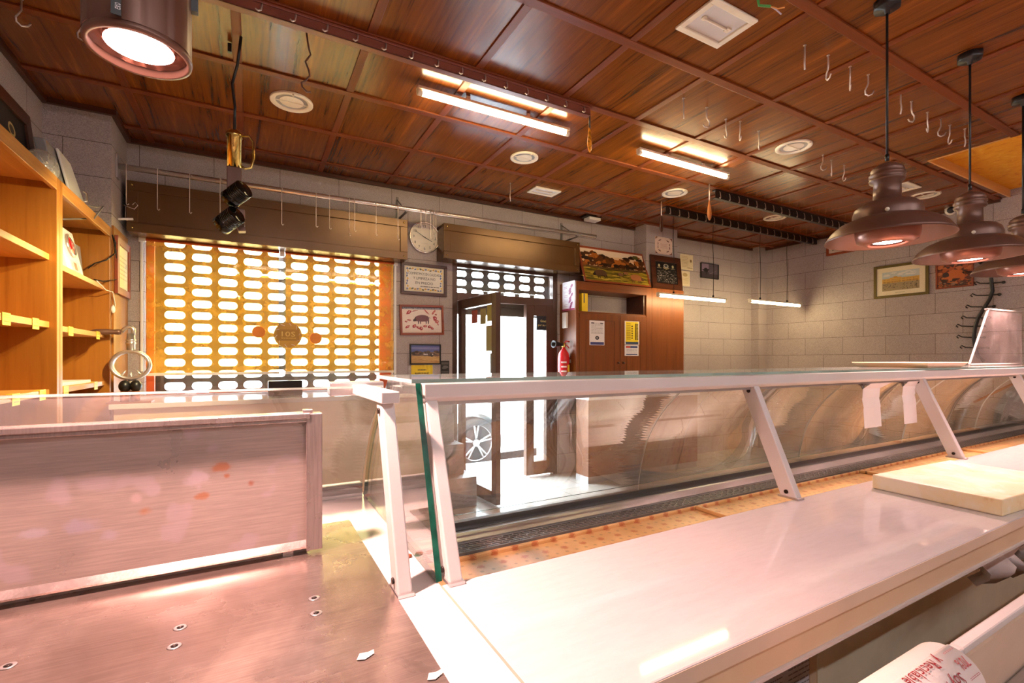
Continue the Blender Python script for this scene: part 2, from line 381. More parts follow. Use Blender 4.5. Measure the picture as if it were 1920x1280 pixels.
def wallrect(x0, y0, x1, y1, Y=None, X=None):
    """lower left corner, width, height of a pixel rectangle lying on a wall"""
    kw = dict(Y=Y) if Y is not None else dict(X=X)
    a, b, c, d = at(x0, y1, **kw), at(x1, y1, **kw), at(x0, y0, **kw), at(x1, y0, **kw)
    w = ((b - a).xy.length + (d - c).xy.length) / 2; z0 = (a.z + b.z) / 2; z1 = (c.z + d.z) / 2
    return V((a.x, a.y, z0)), w, z1 - z0
def framed(name, label, cat, o, r, u, w, h, fmat, fw, draw, bg=(240, 235, 225), depth=.02, group=None, loc=None):
    """frame of four mitred bars with the print set inside; o = lower left outer corner, back on the wall"""
    o, r, u = V(o), V(r).normalized(), V(u).normalized(); n = r.cross(u).normalized()
    t = thing(name, label, cat, loc or o + r * w / 2, group)
    m = MB(); c = [o, o + r * w, o + r * w + u * h, o + u * h]; ins = [o + (r + u) * fw, o + r * (w - fw) + u * fw, o + r * (w - fw) + u * (h - fw), o + r * fw + u * (h - fw)]
    for i in range(4):
        j = (i + 1) % 4; m.prism([c[i], c[j], ins[j], ins[i]], n * depth)
    m.build('frame', fmat, t, .002)
    p = Print(o + (r + u) * fw + n * depth * .45, r, u, w - 2 * fw, h - 2 * fw, bg); draw(p); p.build('print', t)
    return t

# ------------------------------------------------------------------ room shell
X0, X1, YW, YB, H = -1.18, 6.95, 4.62, -1.9, 3.04
COLX, COLY = -.83, 4.16
OP = (-.72, 1.22, 1.06, 2.36)      # window opening
DO = (1.84, 3.16, 2.36)            # door opening
sbox('floor', 'floor_tile', ((X0 - .3, YB - .3, -.08), (X1 + .3, YW + .33, 0)))
sbox('wall_left', 'wall_block_y', ((X0 - .25, YB, 0), (X0, YW, H + .06)))
sbox('wall_left_pillar', 'wall_block_x', ((X0, COLY, 0), (COLX, YW, H)))
sbox('wall_window', 'wall_block_x', ((X0 - .25, YW, 0), (OP[0], YW + .33, H)), ((OP[0], YW, 0), (OP[1], YW + .33, OP[2])), ((OP[0], YW, OP[3]), (DO[1], YW + .33, H)),
     ((OP[1], YW, 0), (DO[0], YW + .33, OP[3])), ((DO[1], YW, 0), (X1 + .25, YW + .33, H)))
sbox('wall_right', 'wall_block_y', ((X1, YB, 0), (X1 + .25, YW, H + .7)))
sbox('wall_back', 'white_paint', ((X0 - .25, YB - .25, 0), (X1 + .25, YB, H + .06)))
sbox('wall_window_pillar', 'wall_block_x', ((4.35, 4.40, 0), (4.90, YW, H)))
sbox('wall_corner_boxing', 'wall_block_x', ((X1 - .20, YW - .12, 0), (X1, YW, H)))
RX, RY = 5.07, 1.84                 # yellow recess in the ceiling
sbox('ceiling', 'ceiling_wood', ((X0, YB, H), (RX, YW, H + .06)), ((RX, RY, H), (X1, YW, H + .06)))
sbox('ceiling_recess', 'yellow_stucco', ((RX - .04, YB, H + .075), (X1, RY + .04, H + .12)))
sbox('trim_4', 'shelf_wood_x', ((RX, RY - .014, H - .006), (X1, RY - .0005, H + .075)), ((RX + .0005, YB, H - .006), (RX + .014, RY - .014, H + .075)))
mx, my = MB(), MB()
rows = [1.304 + .613 * k for k in range(-5, 6)]; cols = [1.162 + .612 * k for k in range(-3, 10)]
for y in rows:
    if y < YW - .05:
        xe = RX if y < RY else X1
        mx.box((X0, y - .026, H - .011), (xe, y + .026, H + .001))
for x in cols:
    if x > X1 - .03: continue
    y0 = RY if x > RX else YB
    ys = [y0] + [y for y in rows if y0 < y < YW - .05] + [YW]
    for a, b in zip(ys, ys[1:]):
        my.box((x - .022, a + (.026 if a in rows else 0), H - .009), (x + .022, b - (.026 if b in rows else 0), H + .001))
struct(mx.build('trim_1', 'strip_wood_x', None, .002)); struct(my.build('trim_2', 'strip_wood_y', None, .002))
m = MB()
m.box((COLX, YW - .03, H - .035), (4.35, YW, H)); m.box((4.9, YW - .03, H - .035), (X1 - .2, YW, H)); m.box((X0, YB, H - .035), (X0 + .03, COLY, H)); m.box((X0 + .03, COLY - .03, H - .035), (COLX + .03, COLY, H))
m.box((COLX, COLY, H - .035), (COLX + .03, YW - .03, H)); m.box((X1 - .03, RY + .06, H - .035), (X1, YW - .12, H))
struct(m.build('trim_3', 'dark_frame_wood'))
# wooden facing on the side of the pillar beside the shelves
sbox('trim_5', 'shelf_wood', ((COLX, COLY - .0, 0), (COLX + .012, YW - .03, 2.26)))

# ------------------------------------------------------------------ outside
sbox('ground_outside', 'pavement', ((-6, YW + .33, -.2), (14, 26, -.15)), ((-6, YW + .33, -.15), (14, 5.75, -.03)))
sbox('facade_outside', 'facade_pale', ((-8, 13.5, -.2), (18, 13.8, 3.2)))
w = bpy.data.worlds.new('sky'); sc.world = w; w.use_nodes = True
bgn = w.node_tree.nodes['Background']; bgn.inputs['Color'].default_value = (.80, .91, 1, 1); bgn.inputs['Strength'].default_value = 14
# parked car
car = thing('car', 'white parked car seen through the open doorway', 'car', (3.3, 6.6, -.15))
m = MB(); yc0, yc1 = 5.95, 7.6
side = [(1.0, .12), (1.35, .03), (1.9, .03)]
cx, cz, R = 2.72, .19, .40
arch = [(cx + R * math.cos(a), cz + R * math.sin(a)) for a in [PI * 1.15 - k * PI * 1.3 / 14 for k in range(15)]]
prof = [(1.75, .05), (1.62, .30), (1.70, .55), (2.05, .70), (2.95, .80), (3.75, 1.22), (5.2, 1.24), (5.9, .85), (6.1, .8), (6.1, .1), (arch[-1][0], .02)] + arch[::-1] + [(1.95, .03)]
m.prism([(x, yc0, z) for x, z in prof], (0, yc1 - yc0, 0)); m.build('body', 'car_white', car)
m = MB(); m.prism([(3.1, yc0 - .005, .84), (3.8, yc0 - .005, 1.17), (5.1, yc0 - .005, 1.19), (5.6, yc0 - .005, .86)], (0, .004, 0)); m.build('side_window', 'car_glass', car)
m = MB(); m.prism([(1.70, yc0 - .004, .50), (1.75, yc0 - .004, .58), (2.1, yc0 - .004, .66), (2.0, yc0 - .004, .58)], (0, .003, 0)); m.build('headlight', 'car_glass', car)
wh = MB(); wh.lathe([(.2, 0), (.33, .0), (.345, .04), (.345, .19), (.30, .2)], (cx, yc0 + .01, cz), (0, 1, 0), 36).build('tyre', 'rubber_tyre', car)
m = MB(); m.lathe([(.245, -.005), (.225, .015), (.225, .03)], (cx, yc0 + .005, cz), (0, 1, 0), 36, cap=False); m.lathe([(.05, -.01), (.05, .02)], (cx, yc0, cz), (0, 1, 0), 14)
for k in range(5):
    for dl in (-.13, .13):
        a = 2 * PI * k / 5 + .3; b = a + dl
        m.tube([(cx + .04 * math.cos(a), yc0 + .005, cz + .04 * math.sin(a)), (cx + .235 * math.cos(b), yc0 + .005, cz + .235 * math.sin(b))], .014, 6)
m.build('wheel_rim', 'aluminium', car)
m = MB(); m.box((2.05, yc0 + .2, -.14), (5.8, yc1 - .1, .04)); m.build('underbody', 'rubber_tyre', car)

# ------------------------------------------------------------------ window, blinds, shutters
win = bpy.data.objects.new('window_1', None); COL.objects.link(win); win.location = ((OP[0] + OP[1]) / 2, YW + .1, OP[2]); win['kind'] = 'structure'
m = MB(); ya, yb = YW + .07, YW + .12
for a, b in (((OP[0], ya, OP[2]), (OP[0] + .05, yb, OP[3])), ((OP[1] - .11, ya, OP[2]), (OP[1], yb, OP[3])), ((OP[0] + .05, ya, OP[2]), (OP[1] - .11, yb, OP[2] + .02)), ((OP[0] + .05, ya, OP[3] - .05), (OP[1] - .11, yb, OP[3]))): m.box(a, b)
m.build('window_frame', 'orange_film_edge', win)
MB().box((OP[0] + .05, ya + .02, OP[2] + .02), (OP[1] - .11, ya + .026, OP[3] - .05)).build('pane', 'window_glass', win)
def shutter(name, label, xa, xb, za, zb, Y, cx0, pitch, z0, hole_rows_below, boxargs, first=0, last=99):
    t = thing(name, label, 'roller shutter', ((xa + xb) / 2, Y, za))
    m = MB(); ph = .099; hw, hh = .072, .033
    top = z0 + ph * 2.5
    z = top
    while z - ph > za - .05:
        zc = z - ph / 2; m.cur = 0
        if hole_rows_below is not None and zc < hole_rows_below:
            m.poly([(xa, Y, z - ph), (xb, Y, z - ph), (xb, Y, z), (xa, Y, z)])
            m.poly([(xa, Y - .004, z - ph + .006), (xb, Y - .004, z - ph + .006), (xb, Y - .004, z - .012), (xa, Y - .004, z - .012)])
        else:
            ks = [k for k in range(-8, 20) if xa + hw * .3 < cx0 + k * pitch and cx0 + k * pitch < xb - hw * 1.05 and first <= k <= last]
            edges = [xa] + [cx0 + (k + .5) * pitch for k in ks[:-1]] + [xb]
            for k, xl, xr in zip(ks, edges, edges[1:]):
                xc = cx0 + k * pitch
                ov = []
                for a in range(24):
                    an = 2 * PI * a / 24; ex = math.cos(an); ey = math.sin(an)
                    ov.append((xc + (hw - hh) * (1 if ex > 1e-6 else -1 if ex < -1e-6 else 0) + hh * ex, zc + hh * ey))
                def outer(p):
                    dx, dz = p[0] - xc, p[1] - zc
                    sx = ((xr - xc) if dx > 0 else (xc - xl)) / abs(dx) if abs(dx) > 1e-6 else 1e9
                    sz = (ph / 2) / abs(dz) if abs(dz) > 1e-6 else 1e9
                    k_ = min(sx, sz); return (xc + dx * k_, zc + dz * k_)
                out = [outer(p) for p in ov]
                cor = {(1, 1): (xr, z), (-1, 1): (xl, z), (-1, -1): (xl, z - ph), (1, -1): (xr, z - ph)}
                for a in range(24):
                    b = (a + 1) % 24; A, B = out[a], out[b]
                    q = [ov[a], A]
                    onx = lambda P: abs(P[0] - xl) < 1e-5 or abs(P[0] - xr) < 1e-5
                    onz = lambda P: abs(P[1] - z) < 1e-5 or abs(P[1] - z + ph) < 1e-5
                    if (onx(A) and not onz(A)) != (onx(B) and not onz(B)) and not (onx(A) and onz(A)) and not (onx(B) and onz(B)):
                        q.append(cor[(1 if (A[0] + B[0]) / 2 > xc else -1, 1 if (A[1] + B[1]) / 2 > zc else -1)])
                    q += [B, ov[b]]
                    m.poly([(p[0], Y, p[1]) for p in q])
        m.box((xa, Y - .004, z - .006), (xb, Y + .004, z + .002))
        z -= ph
    m.build('slat_curtain', 'shutter_slat', t, solid=.006)
    bx0, bx1, by, bz0, bz1 = boxargs
    m = MB(); m.box((bx0, by, bz0), (bx1, YW - .001, bz1)); f = .07
    m.build('box', 'shutter_box_metal', t, .004)
    m = MB()   # raised rim round the recessed front panel
    m.box((bx0, by - .012, bz0), (bx1, by, bz0 + f)); m.box((bx0, by - .012, bz1 - f), (bx1, by, bz1)); m.box((bx0, by - .012, bz0 + f), (bx0 + f, by, bz1 - f)); m.box((bx1 - f, by - .012, bz0 + f), (bx1, by, bz1 - f))
    m.build('front_rim', 'shutter_box_metal', t, .003)
    for x in (bx0 + .035, bx1 - .035):
        for zz in (bz0 + .03, bz1 - .03): MB().ball((x, by - .013, zz), .009, 8, 6).build('screw', 'brass', t)
    return t
b1 = at(765, 488, Y=4.40)
shutter('roller_shutter', 'closed perforated roller shutter and brown box over the amber shop window', OP[0] - .04, OP[1] + .04, OP[2], 2.4, YW + .20, -.549, .19, 2.207, None, (COLX + .035, b1.x, 4.42, 2.285, 2.66))
d1, d2 = at(833, 410, Y=4.40), at(1088, 450, Y=4.40)
zc = at(895, 515.6, Y=YW + .2).z; xa = at(895, 515, Y=YW + .2).x; xp = at(925, 515, Y=YW + .2).x
shutter('roller_shutter', 'half raised roller shutter and brown box above the entrance door', DO[0] - .02, DO[1] + .02, 1.79, 2.4, YW + .20, xa, xp - xa + .004, zc, zc - .099 * 2.5, (d1.x, d2.x, 4.42, 2.34, 2.685), first=-1, last=4)

def blind(label, xa, xb):
    t = thing('roller_blind', label, 'roller blind', ((xa + xb) / 2, YW - .02, 1.23), 'amber film blinds in the shop window')
    y = YW - .015
    MB().tube([(xa, y, 2.276), (xb, y, 2.276)], .011, 12).build('top_roller', 'orange_film_edge', t)
    MB().box((xa + .004, y - .0005, 1.235), (xb - .004, y + .0005, 2.27)).build('film', 'amber_film', t)
    MB().box((xa, y - .006, 1.215), (xb, y + .006, 1.236)).build('bottom_bar', 'lamp_white', t)
    return t
L = blind('left amber film roller blind in the shop window', -.71, .222)
R_ = blind('right amber film roller blind in the shop window', .268, 1.225)
m = MB(); m.box((-.755, YW - .02, 2.255), (-.712, YW, 2.30)); m.box((-.744, YW - .016, 1.25), (-.728, YW - .004, 2.255)); m.build('guide_cord', 'white_plastic', L)
m = MB(); m.box((1.228, YW - .025, 2.255), (1.262, YW, 2.30)); m.box((1.232, YW - .02, 1.20), (1.248, YW - .008, 2.255)); m.build('guide_cord', 'white_plastic', R_)
m = MB(); m.box((.226, YW - .026, 2.24), (.264, YW - .001, 2.30)); m.build('centre_bracket', 'white_plastic', R_)
# stickers on the glass between the two films
p0 = at(485, 622, Y=YW - .021); q0 = at(540, 628, Y=YW - .021); q1 = at(592, 634, Y=YW - .021)
def disc(c, r, n=24): return [(c.x + r * math.cos(2 * PI * k / n), c.y, c.z + r * math.sin(2 * PI * k / n)) for k in range(n)]
for c, side in ((p0, 'left'), (q1, 'right')):
    m = MB(); m.prism(disc(c, .05), (0, -.001, 0)); tag(m.build('round_sticker', 'orange_sticker'), 'orange round sticker on the window film, %s of the gold badge' % side, 'sticker')
t = thing('window_badge', 'round gold badge sticker in the middle of the window film', 'sticker', q0)
m = MB(); m.prism(disc(q0, .112, 32), (0, -.001, 0)); m.build('badge_disc', 'badge_gold', t)
pr = Print(q0 + V((-.09, -.0018, -.05)), XR, ZU, .18, .1, (186, 138, 50)); pr.text('10S', .52, .60, .44, (240, 210, 110), .6); pr.lines(.2, .85, .15, .32, 1, (236, 200, 90)); pr.build('lettering', t)
m = MB()
for k in range(10):
    a = 2 * PI * k / 10
    m.tube([q0 + V((.085 * math.cos(a), -.002, .085 * math.sin(a))), q0 + V((.108 * math.cos(a + .25), -.002, .108 * math.sin(a + .25)))], .002, 4)
m.build('badge_pattern', 'lamp_white', t)

# ------------------------------------------------------------------ entrance door
dr = bpy.data.objects.new('door_1', None); COL.objects.link(dr); dr.location = (2.5, YW, 0); dr['kind'] = 'structure'
ya, yb = YW + .01, YW + .075; fz = 1.96
m = MB()
m.box((DO[0], ya, 0), (DO[0] + .06, yb, DO[2])); m.box((DO[1] - .06, ya, 0), (DO[1], yb, DO[2])); m.box((DO[0] + .06, ya, fz), (DO[1] - .06, yb, fz + .085)); m.box((DO[0] + .06, ya, DO[2] - .05), (DO[1] - .06, yb, DO[2]))
m.build('door_frame', 'door_alu', dr, .003)
MB().box((DO[0] + .06, ya + .03, fz + .085), (DO[1] - .06, ya + .036, DO[2] - .05)).build('transom_pane', 'window_glass', dr)
fx = at(988, 640, Y=YW).x
m = MB(); sw = .10
m.box((fx, ya, .02), (fx + sw, yb, fz)); m.box((DO[1] - .06 - sw * .9, ya, .02), (DO[1] - .06, yb, fz)); m.box((fx + sw, ya, .02), (DO[1] - .06 - sw * .9, yb, .17)); m.box((fx + sw, ya, fz - .12), (DO[1] - .06 - sw * .9, yb, fz))
m.build('fixed_leaf_frame', 'door_alu', dr, .003)
MB().box((fx + sw, ya + .03, .17), (DO[1] - .06 - sw * .9, ya + .036, fz - .12)).build('fixed_leaf_pane', 'window_glass', dr)
# open leaf, swung into the shop on its left hinge
hx = V((DO[0] + .065, YW + .005, 0)); fe = at(930, 948, Z=.015); dv = V((fe.x - hx.x, fe.y - hx.y, 0)); lw = dv.length; dv.normalize(); nv = V((-dv.y, dv.x, 0)); lt = .05
lf = MB(); sw = .085
def lb(mb, a, b, z0, z1, th=lt, off=0.): mb.obox(hx + dv * a + nv * off + V((0, 0, z0)), dv * (b - a), nv * th, V((0, 0, z1 - z0)))
lb(lf, 0, sw, .015, fz - .005); lb(lf, lw - sw, lw, .015, fz - .005); lb(lf, sw, lw - sw, .015, .13); lb(lf, sw, lw - sw, fz - .10, fz - .005)
leaf = struct(lf.build('door_2', 'door_alu', None, .003))
g = MB(); lb(g, sw, lw - sw, .13, fz - .10, .006, .022); g.build('pane', 'window_glass', leaf)
h = MB(); c = hx + dv * (lw - .045) - nv * .05 + V((0, 0, .95)); h.tube([c + nv * .05, c, c + V((0, 0, .16)), c + nv * .05 + V((0, 0, .16))], .009, 8); h.build('door_handle', 'aluminium', leaf)
# notes taped on the open leaf's glass
def leaf_note(name, label, a0, a1, z0, z1, colr, side=-1):
    m = MB(); lb(m, a0, a1, z0, z1, .001, .0205)
    m.c = rgb(*colr); m.col = [m.c] * len(m.f); tag(m.build(name, 'print_ink'), label, 'notice')
leaf_note('door_notice', 'olive notice at the top of the open glass door, next to its edge', lw - sw - .12, lw - sw - .005, 1.70, 1.85, (150, 140, 66))
leaf_note('door_notice', 'khaki notice second from the edge at the top of the open glass door', lw - sw - .25, lw - sw - .14, 1.68, 1.83, (138, 132, 84))
leaf_note('door_notice', 'red and grey notice near the top middle of the open glass door', lw - sw - .43, lw - sw - .31, 1.70, 1.83, (166, 84, 70))
leaf_note('door_notice', 'long olive paper taped halfway up the open door by its edge', lw - sw - .14, lw - sw - .005, 1.42, 1.66, (142, 134, 96))
leaf_note('door_notice', 'grey paper taped below the long olive one on the open door', lw - sw - .06, lw - sw - .004, 1.21, 1.40, (120, 124, 120))
m = MB(); c = hx + dv * (lw - sw - .07) + nv * .0205 + V((0, 0, 1.10)); m.prism([c + dv * (.035 * math.cos(2 * PI * k / 20)) + V((0, 0, .035 * math.sin(2 * PI * k / 20))) for k in range(20)], nv * .001)
tag(m.build('door_sticker', 'seal_rubber'), 'small dark round sticker low on the open glass door', 'sticker')
o, w_, h_ = wallrect(1006, 592, 1035, 619, Y=YW + .02)
t = thing('thank_you_sign', 'black sign with gold script hanging in the narrow door pane', 'sign', o)
pr = Print(o + V((0, .0, 0)), XR, ZU, w_, h_, (18, 26, 38)); pr.text('Gracias', .5, .64, .17, (240, 214, 130), .5); pr.text('por su visita', .5, .36, .15, (240, 214, 130), .8); pr.build('print', t)
MB().tube([(o.x + w_ / 2, o.y, o.z + h_), (o.x + w_ / 2, o.y, 1.85)], .0015, 4).build('string', 'hook_metal', t)
sbox('trim_6', 'stone_jamb', ((DO[1] + .02, YW + .33, -.03), (DO[1] + .3, YW + .5, 2.6)))
# ------------------------------------------------------------------ main display case
ZW = .93; CX0, CX1 = .31, 6.2
GP = [(1.52, .772), (1.512, .84), (1.494, .92), (1.468, 1.0), (1.430, 1.07), (1.382, 1.135), (1.328, 1.19), (1.27, 1.24), (1.215, 1.282)]   # front glass section (Y, Z)
case = thing('display_case', 'long white serve-over display case with bent front glass and white worktop', 'display case', (3.2, .9, 0))
m = MB(); m.box((CX0, .45, ZW - .028), (4.9, .835, ZW)); m.build('worktop', 'worn_white', case, .003)
m = MB(); m.box((CX0 + .005, .4495, ZW - .026), (4.9, .451, ZW - .002)); m.build('worktop_edge_band', 'beige_panel', case)
m = MB()
for a, b in ((CX0, 2.13), (2.132, 4.9)): m.box((a, .463, ZW - .078), (b, .475, ZW - .028))
m.build('apron', 'cream_laminate', case)
m = MB(); m.box((CX0, .458, ZW - .084), (4.9, .476, ZW - .078)); m.build('apron_lip', 'white_paint', case)
m = MB()   # under-counter compartment
m.box((CX0, .73, .1), (CX1, .85, ZW - .03)); m.box((CX0, .458, .08), (CX1, .85, .1)); m.box((CX0, .48, .1), (CX0 + .02, .73, ZW - .03)); m.build('compartment_lining', 'inner_white', case)
m = MB(); m.box((1.28, .69, .1), (1.305, .73, ZW - .03)); m.build('compartment_upright', 'inner_white', case)
m = MB(); m.box((CX0, .85, .05), (CX1, 1.56, .60)); m.box((CX0, 1.535, .60), (CX1, 1.565, .745)); m.build('base_body', 'white_paint', case)
m = MB(); m.box((CX0 + .02, .85, .60), (CX1, 1.53, .685)); m.build('deck_base', 'aluminium', case)
tr = []
xs = [CX0 + .02, 1.62, 2.9, 4.2, 5.5]
for i, (a, b) in enumerate(zip(xs, xs[1:])):
    mm = MB(); z = .735
    mm.box((a, .86, .69), (b - .012, 1.335, z)); mm.box((a, 1.335, .69), (b - .012, 1.347, z + .012)); mm.box((b - .030, .86, z), (b - .012, 1.335, z + .016))
    mm.build('display_tray', 'floral_paper', case, .004)
m = MB(); z = .752                      # slotted air grille
ya = 1.352; yb = 1.425; rows_ = [1.361, 1.3745, 1.388, 1.4015, 1.415]
m.box((CX0 + .02, ya, .70), (CX1, ya + .003, z - .002))
m.box((CX0 + .02, ya, z - .002), (CX1, 1.3575, z)); m.box((CX0 + .02, 1.4185, z - .002), (CX1, yb, z))
for r0, r1 in zip(rows_, rows_[1:]): m.box((CX0 + .02, r0 + .0035, z - .002), (CX1, r1 - .0035, z))
x = CX0 + .03; k = 0
while x < 5.4:
    for j, r in enumerate(rows_):
        xx = x + (.02 if j % 2 else 0); m.box((xx, r - .0036, z - .0021), (xx + .006, r + .0036, z - .0001))
    x += .04
m.build('air_grille', 'grey_plastic', case)
m = MB(); m.box((CX0 + .02, ya + .003, .70), (CX1, yb, .715)); m.build('air_duct', 'black_plastic', case)
m = MB(); m.prism([(CX0 + .02, 1.425, .74), (CX0 + .02, 1.425, .758), (CX0 + .02, 1.46, .772), (CX0 + .02, 1.475, .772), (CX0 + .02, 1.475, .74)], (CX1 - CX0, 0, 0)); m.build('inner_trim', 'aluminium', case)
m = MB(); m.box((CX0, 1.475, .745), (CX1, 1.565, .764)); m.build('glass_channel', 'grey_plastic', case); m = MB(); m.box((CX0 + .02, 1.508, .764), (CX1, 1.5325, .79)); m.build('glass_seal', 'seal_rubber', case)
def bent(xa, xb, gp, th=.006):
    m = MB(); n = len(gp); inn = []
    for i, p in enumerate(gp):
        a = V(gp[max(i - 1, 0)]); b = V(gp[min(i + 1, n - 1)]); t = (b - a).normalized(); nn = V((t.y, -t.x)); inn.append((p[0] - nn.x * th, p[1] - nn.y * th))
    for x, s_ in ((xa, 0), (xb, 1)): pass
    A = [m.vert((xa, y, z)) for y, z in gp]; B = [m.vert((xb, y, z)) for y, z in gp]; C = [m.vert((xa, y, z)) for y, z in inn]; D = [m.vert((xb, y, z)) for y, z in inn]
    for i in range(n - 1):
        m.cur = 0; m.face((A[i], B[i], B[i + 1], A[i + 1]), True); m.face((C[i], C[i + 1], D[i + 1], D[i]), True)
        m.cur = 1; m.face((A[i], A[i + 1], C[i + 1], C[i])); m.face((B[i], D[i], D[i + 1], B[i + 1]))
    m.cur = 1; m.face((A[0], C[0], D[0], B[0])); m.face((A[-1], B[-1], D[-1], C[-1])); return m
def fine(gp, k=3):
    out = []
    for i in range(len(gp) - 1):
        p0, p1, p2, p3 = [V(gp[max(0, min(len(gp) - 1, j))]) for j in (i - 1, i, i + 1, i + 2)]
        for q in range(k):
            t = q / k; out.append(tuple(.5 * ((2 * p1) + (p2 - p0) * t + (2 * p0 - 5 * p1 + 4 * p2 - p3) * t * t + (3 * p1 - p0 - 3 * p2 + p3) * t ** 3)))
    out.append(gp[-1]); return out
GF = fine(GP, 6)
for xa, xb in ((CX0 + .012, 1.446), (1.450, 2.62), (2.624, 3.80), (3.804, 5.0), (5.004, 6.18)):
    bent(xa, xb, GF).build('front_glass', ['case_glass', 'joint_edge'], case)
m = MB(); m.cur = 0
for a, b in ((CX0 + .02, 3.2), (3.202, 6.18)):
    m.cur = 0; m.poly([(a, 1.478, .772), (b, 1.478, .772), (b, 1.478, .826), (a, 1.478, .826)]); m.poly([(a, 1.484, .772), (a, 1.484, .826), (b, 1.484, .826), (b, 1.484, .772)]); m.cur = 1; m.poly([(a, 1.478, .826), (b, 1.478, .826), (b, 1.484, .826), (a, 1.484, .826)])
m.build('upstand_glass', ['window_glass', 'green_glass_edge'], case)
# end glass: thick pane with green polished edge
ep = [(.845, ZW + .002), (1.50, ZW + .002)] + [p for p in GF if p[1] > ZW + .01] + [(1.2, 1.298), (.972, 1.298)]
m = MB(); xa, xb = CX0 - .006, CX0 + .006; n = len(ep)
A = [m.vert((xa, y, z)) for y, z in ep]; B = [m.vert((xb, y, z)) for y, z in ep]
m.face(A[::-1]); m.face(B); m.cur = 1
for i in range(n): m.face((A[i], A[(i + 1) % n], B[(i + 1) % n], B[i]))
m.build('end_glass', ['case_glass', 'green_glass_edge'], case)
m = MB(); zt = 1.299
for a, b in ((CX0 - .02, 3.3), (3.304, 6.18)):
    m.cur = 0
    i = [m.vert(p) for p in ((a, .952, zt), (b, .952, zt), (b, 1.262, zt), (a, 1.262, zt), (a, .952, zt + .008), (b, .952, zt + .008), (b, 1.262, zt + .008), (a, 1.262, zt + .008))]
    m.face((i[0], i[3], i[2], i[1])); m.face((i[4], i[5], i[6], i[7])); m.cur = 1
    for q in ((0, 1, 5, 4), (1, 2, 6, 5), (2, 3, 7, 6), (3, 0, 4, 7)): m.face([i[k] for k in q])
m.build('top_glass_shelf', ['shelf_glass', 'pale_glass_edge'], case)
m = MB(); m.prism([(CX0 + .008, .953, 1.297), (CX0 + .008, .953, 1.268), (CX0 + .008, .962, 1.258), (CX0 + .008, 1.01, 1.258), (CX0 + .008, 1.01, 1.297)], (CX1 - CX0, 0, 0)); m.build('top_rail', 'white_paint', case, .002)
m = MB(); m.box((CX0 + .03, .970, 1.250), (CX1, .995, 1.258)); m.build('light_strip', 'aluminium', case)
m = MB(); m.box((CX0 + .03, 1.20, 1.276), (CX1, 1.224, 1.297)); m.build('front_rail', 'aluminium', case)
def post(name, x, w, parent, y0=.82, y1=.958, z0=ZW, z1=1.262, t=.05, mat='white_paint'):
    m = MB(); m.prism([(x, y0, z0), (x, y0 + t, z0), (x, y1 + t, z1), (x, y1, z1)], (w, 0, 0)); p = m.build(name, mat, parent, .003)
    for f in (.06, .95):
        c = V((x - .001, y0 + t * .5 + (y1 - y0) * f, z0 + (z1 - z0) * f)); MB().lathe([(.006, 0), (.006, .003)], c, (-1, 0, 0), 10).build('screw', 'screw_dark', p)
    f = MB(); f.box((x - .002, y0 - .003, z0), (x + w + .002, y0 + t + .01, z0 + .006)); f.build('foot', 'aluminium', p); return p
for x in (CX0 + .012, 1.415, 2.598, 3.78, 4.96): post('post', x, .027, case)

# ------------------------------------------------------------------ left service counter: white base, steel sheet, front glass and arm
lc = thing('service_counter', 'white counter end with front glass, left of the long display case', 'counter', (-.4, .9, 0))
m = MB(); m.box((-1.0, .2, .3), (CX0 - .008, 1.56, ZW - .03)); m.build('base_body', 'white_paint', lc)
m = MB(); m.box((-1.0, .2, ZW - .03), (CX0 - .0, 1.535, ZW)); m.build('counter_top', 'white_top', lc, .002)
m = MB(); m.box((CX0 - .003, .2, ZW), (CX0 + .001, .83, ZW + .0006)); m.build('joint_line', 'joint_dirt', lc)
m = MB(); m.box((-1.0, 1.50, ZW), (CX0 - .008, 1.545, ZW + .035)); m.build('glass_channel', 'white_paint', lc)
m = MB(); m.box((-1.0, 1.488, ZW + .03), (CX0 - .010, 1.50, ZW + .041)); m.build('glass_seal', 'seal_rubber', lc)
bent(-1.0, CX0 - .014, [p for p in GF if p[1] > ZW + .03]).build('front_glass', ['case_glass', 'edge_glass'], lc)
post('post', .227, .026, lc, .822, .945, ZW, 1.262, .045)
m = MB(); m.box((.222, .925, 1.262), (.258, 1.26, 1.285)); m.build('arm', 'white_paint', lc, .002)
m = MB(); m.box((.17, 1.225, 1.258), (.30, 1.275, 1.292)); m.build('glass_clamp', 'aluminium', lc, .003)
for p in (at(765, 1042, Z=ZW + .003), at(688, 928, Z=ZW + .003)): MB().ball(p, .007, 8, 6, 1.3, 1, .6).build('silicone_blob', 'rust', lc)
ss = thing('steel_sheet', 'scratched stainless steel sheet lying on the counter', 'steel sheet', (-.3, .8, ZW))
m = MB(); m.box((-1.0, .22, ZW + .0002), (.224, 1.276, ZW + .004)); m.build('sheet', 'sheet_steel', ss)
m = MB()
for px, py in ((338, 1176), (327, 1211), (589, 1121), (593, 1149), (15, 1248)):
    c = at(px, py, Z=ZW + .0042); m.cur = 0; m.lathe([(.0095, 0), (.008, .0008), (.005, .0006)], c, n=16); m.cur = 1; m.lathe([(.0048, .0009), (.001, .0012)], c, n=10)
m.build('screw_hole_rims', ['aluminium', 'screw_dark'], ss)['kind'] = 'stuff'
for lab, px, py, sz in (('white paper scrap on the steel sheet near the white strip', 685, 1228, .013), ('white and red paper scrap at the bottom edge of the steel sheet', 815, 1265, .012)):
    c = at(px, py, Z=ZW + .0045); q = [c + V((sz * a, sz * b, .0005)) for a, b in ((-1, -.5), (-.2, -.8), (.9, -.2), (1, .5), (.3, .3), (-.5, .5))]
    m = MB(); m.prism(q, (0, 0, .0006)); tag(m.build('paper_scrap', 'paper'), lab, 'paper scrap')
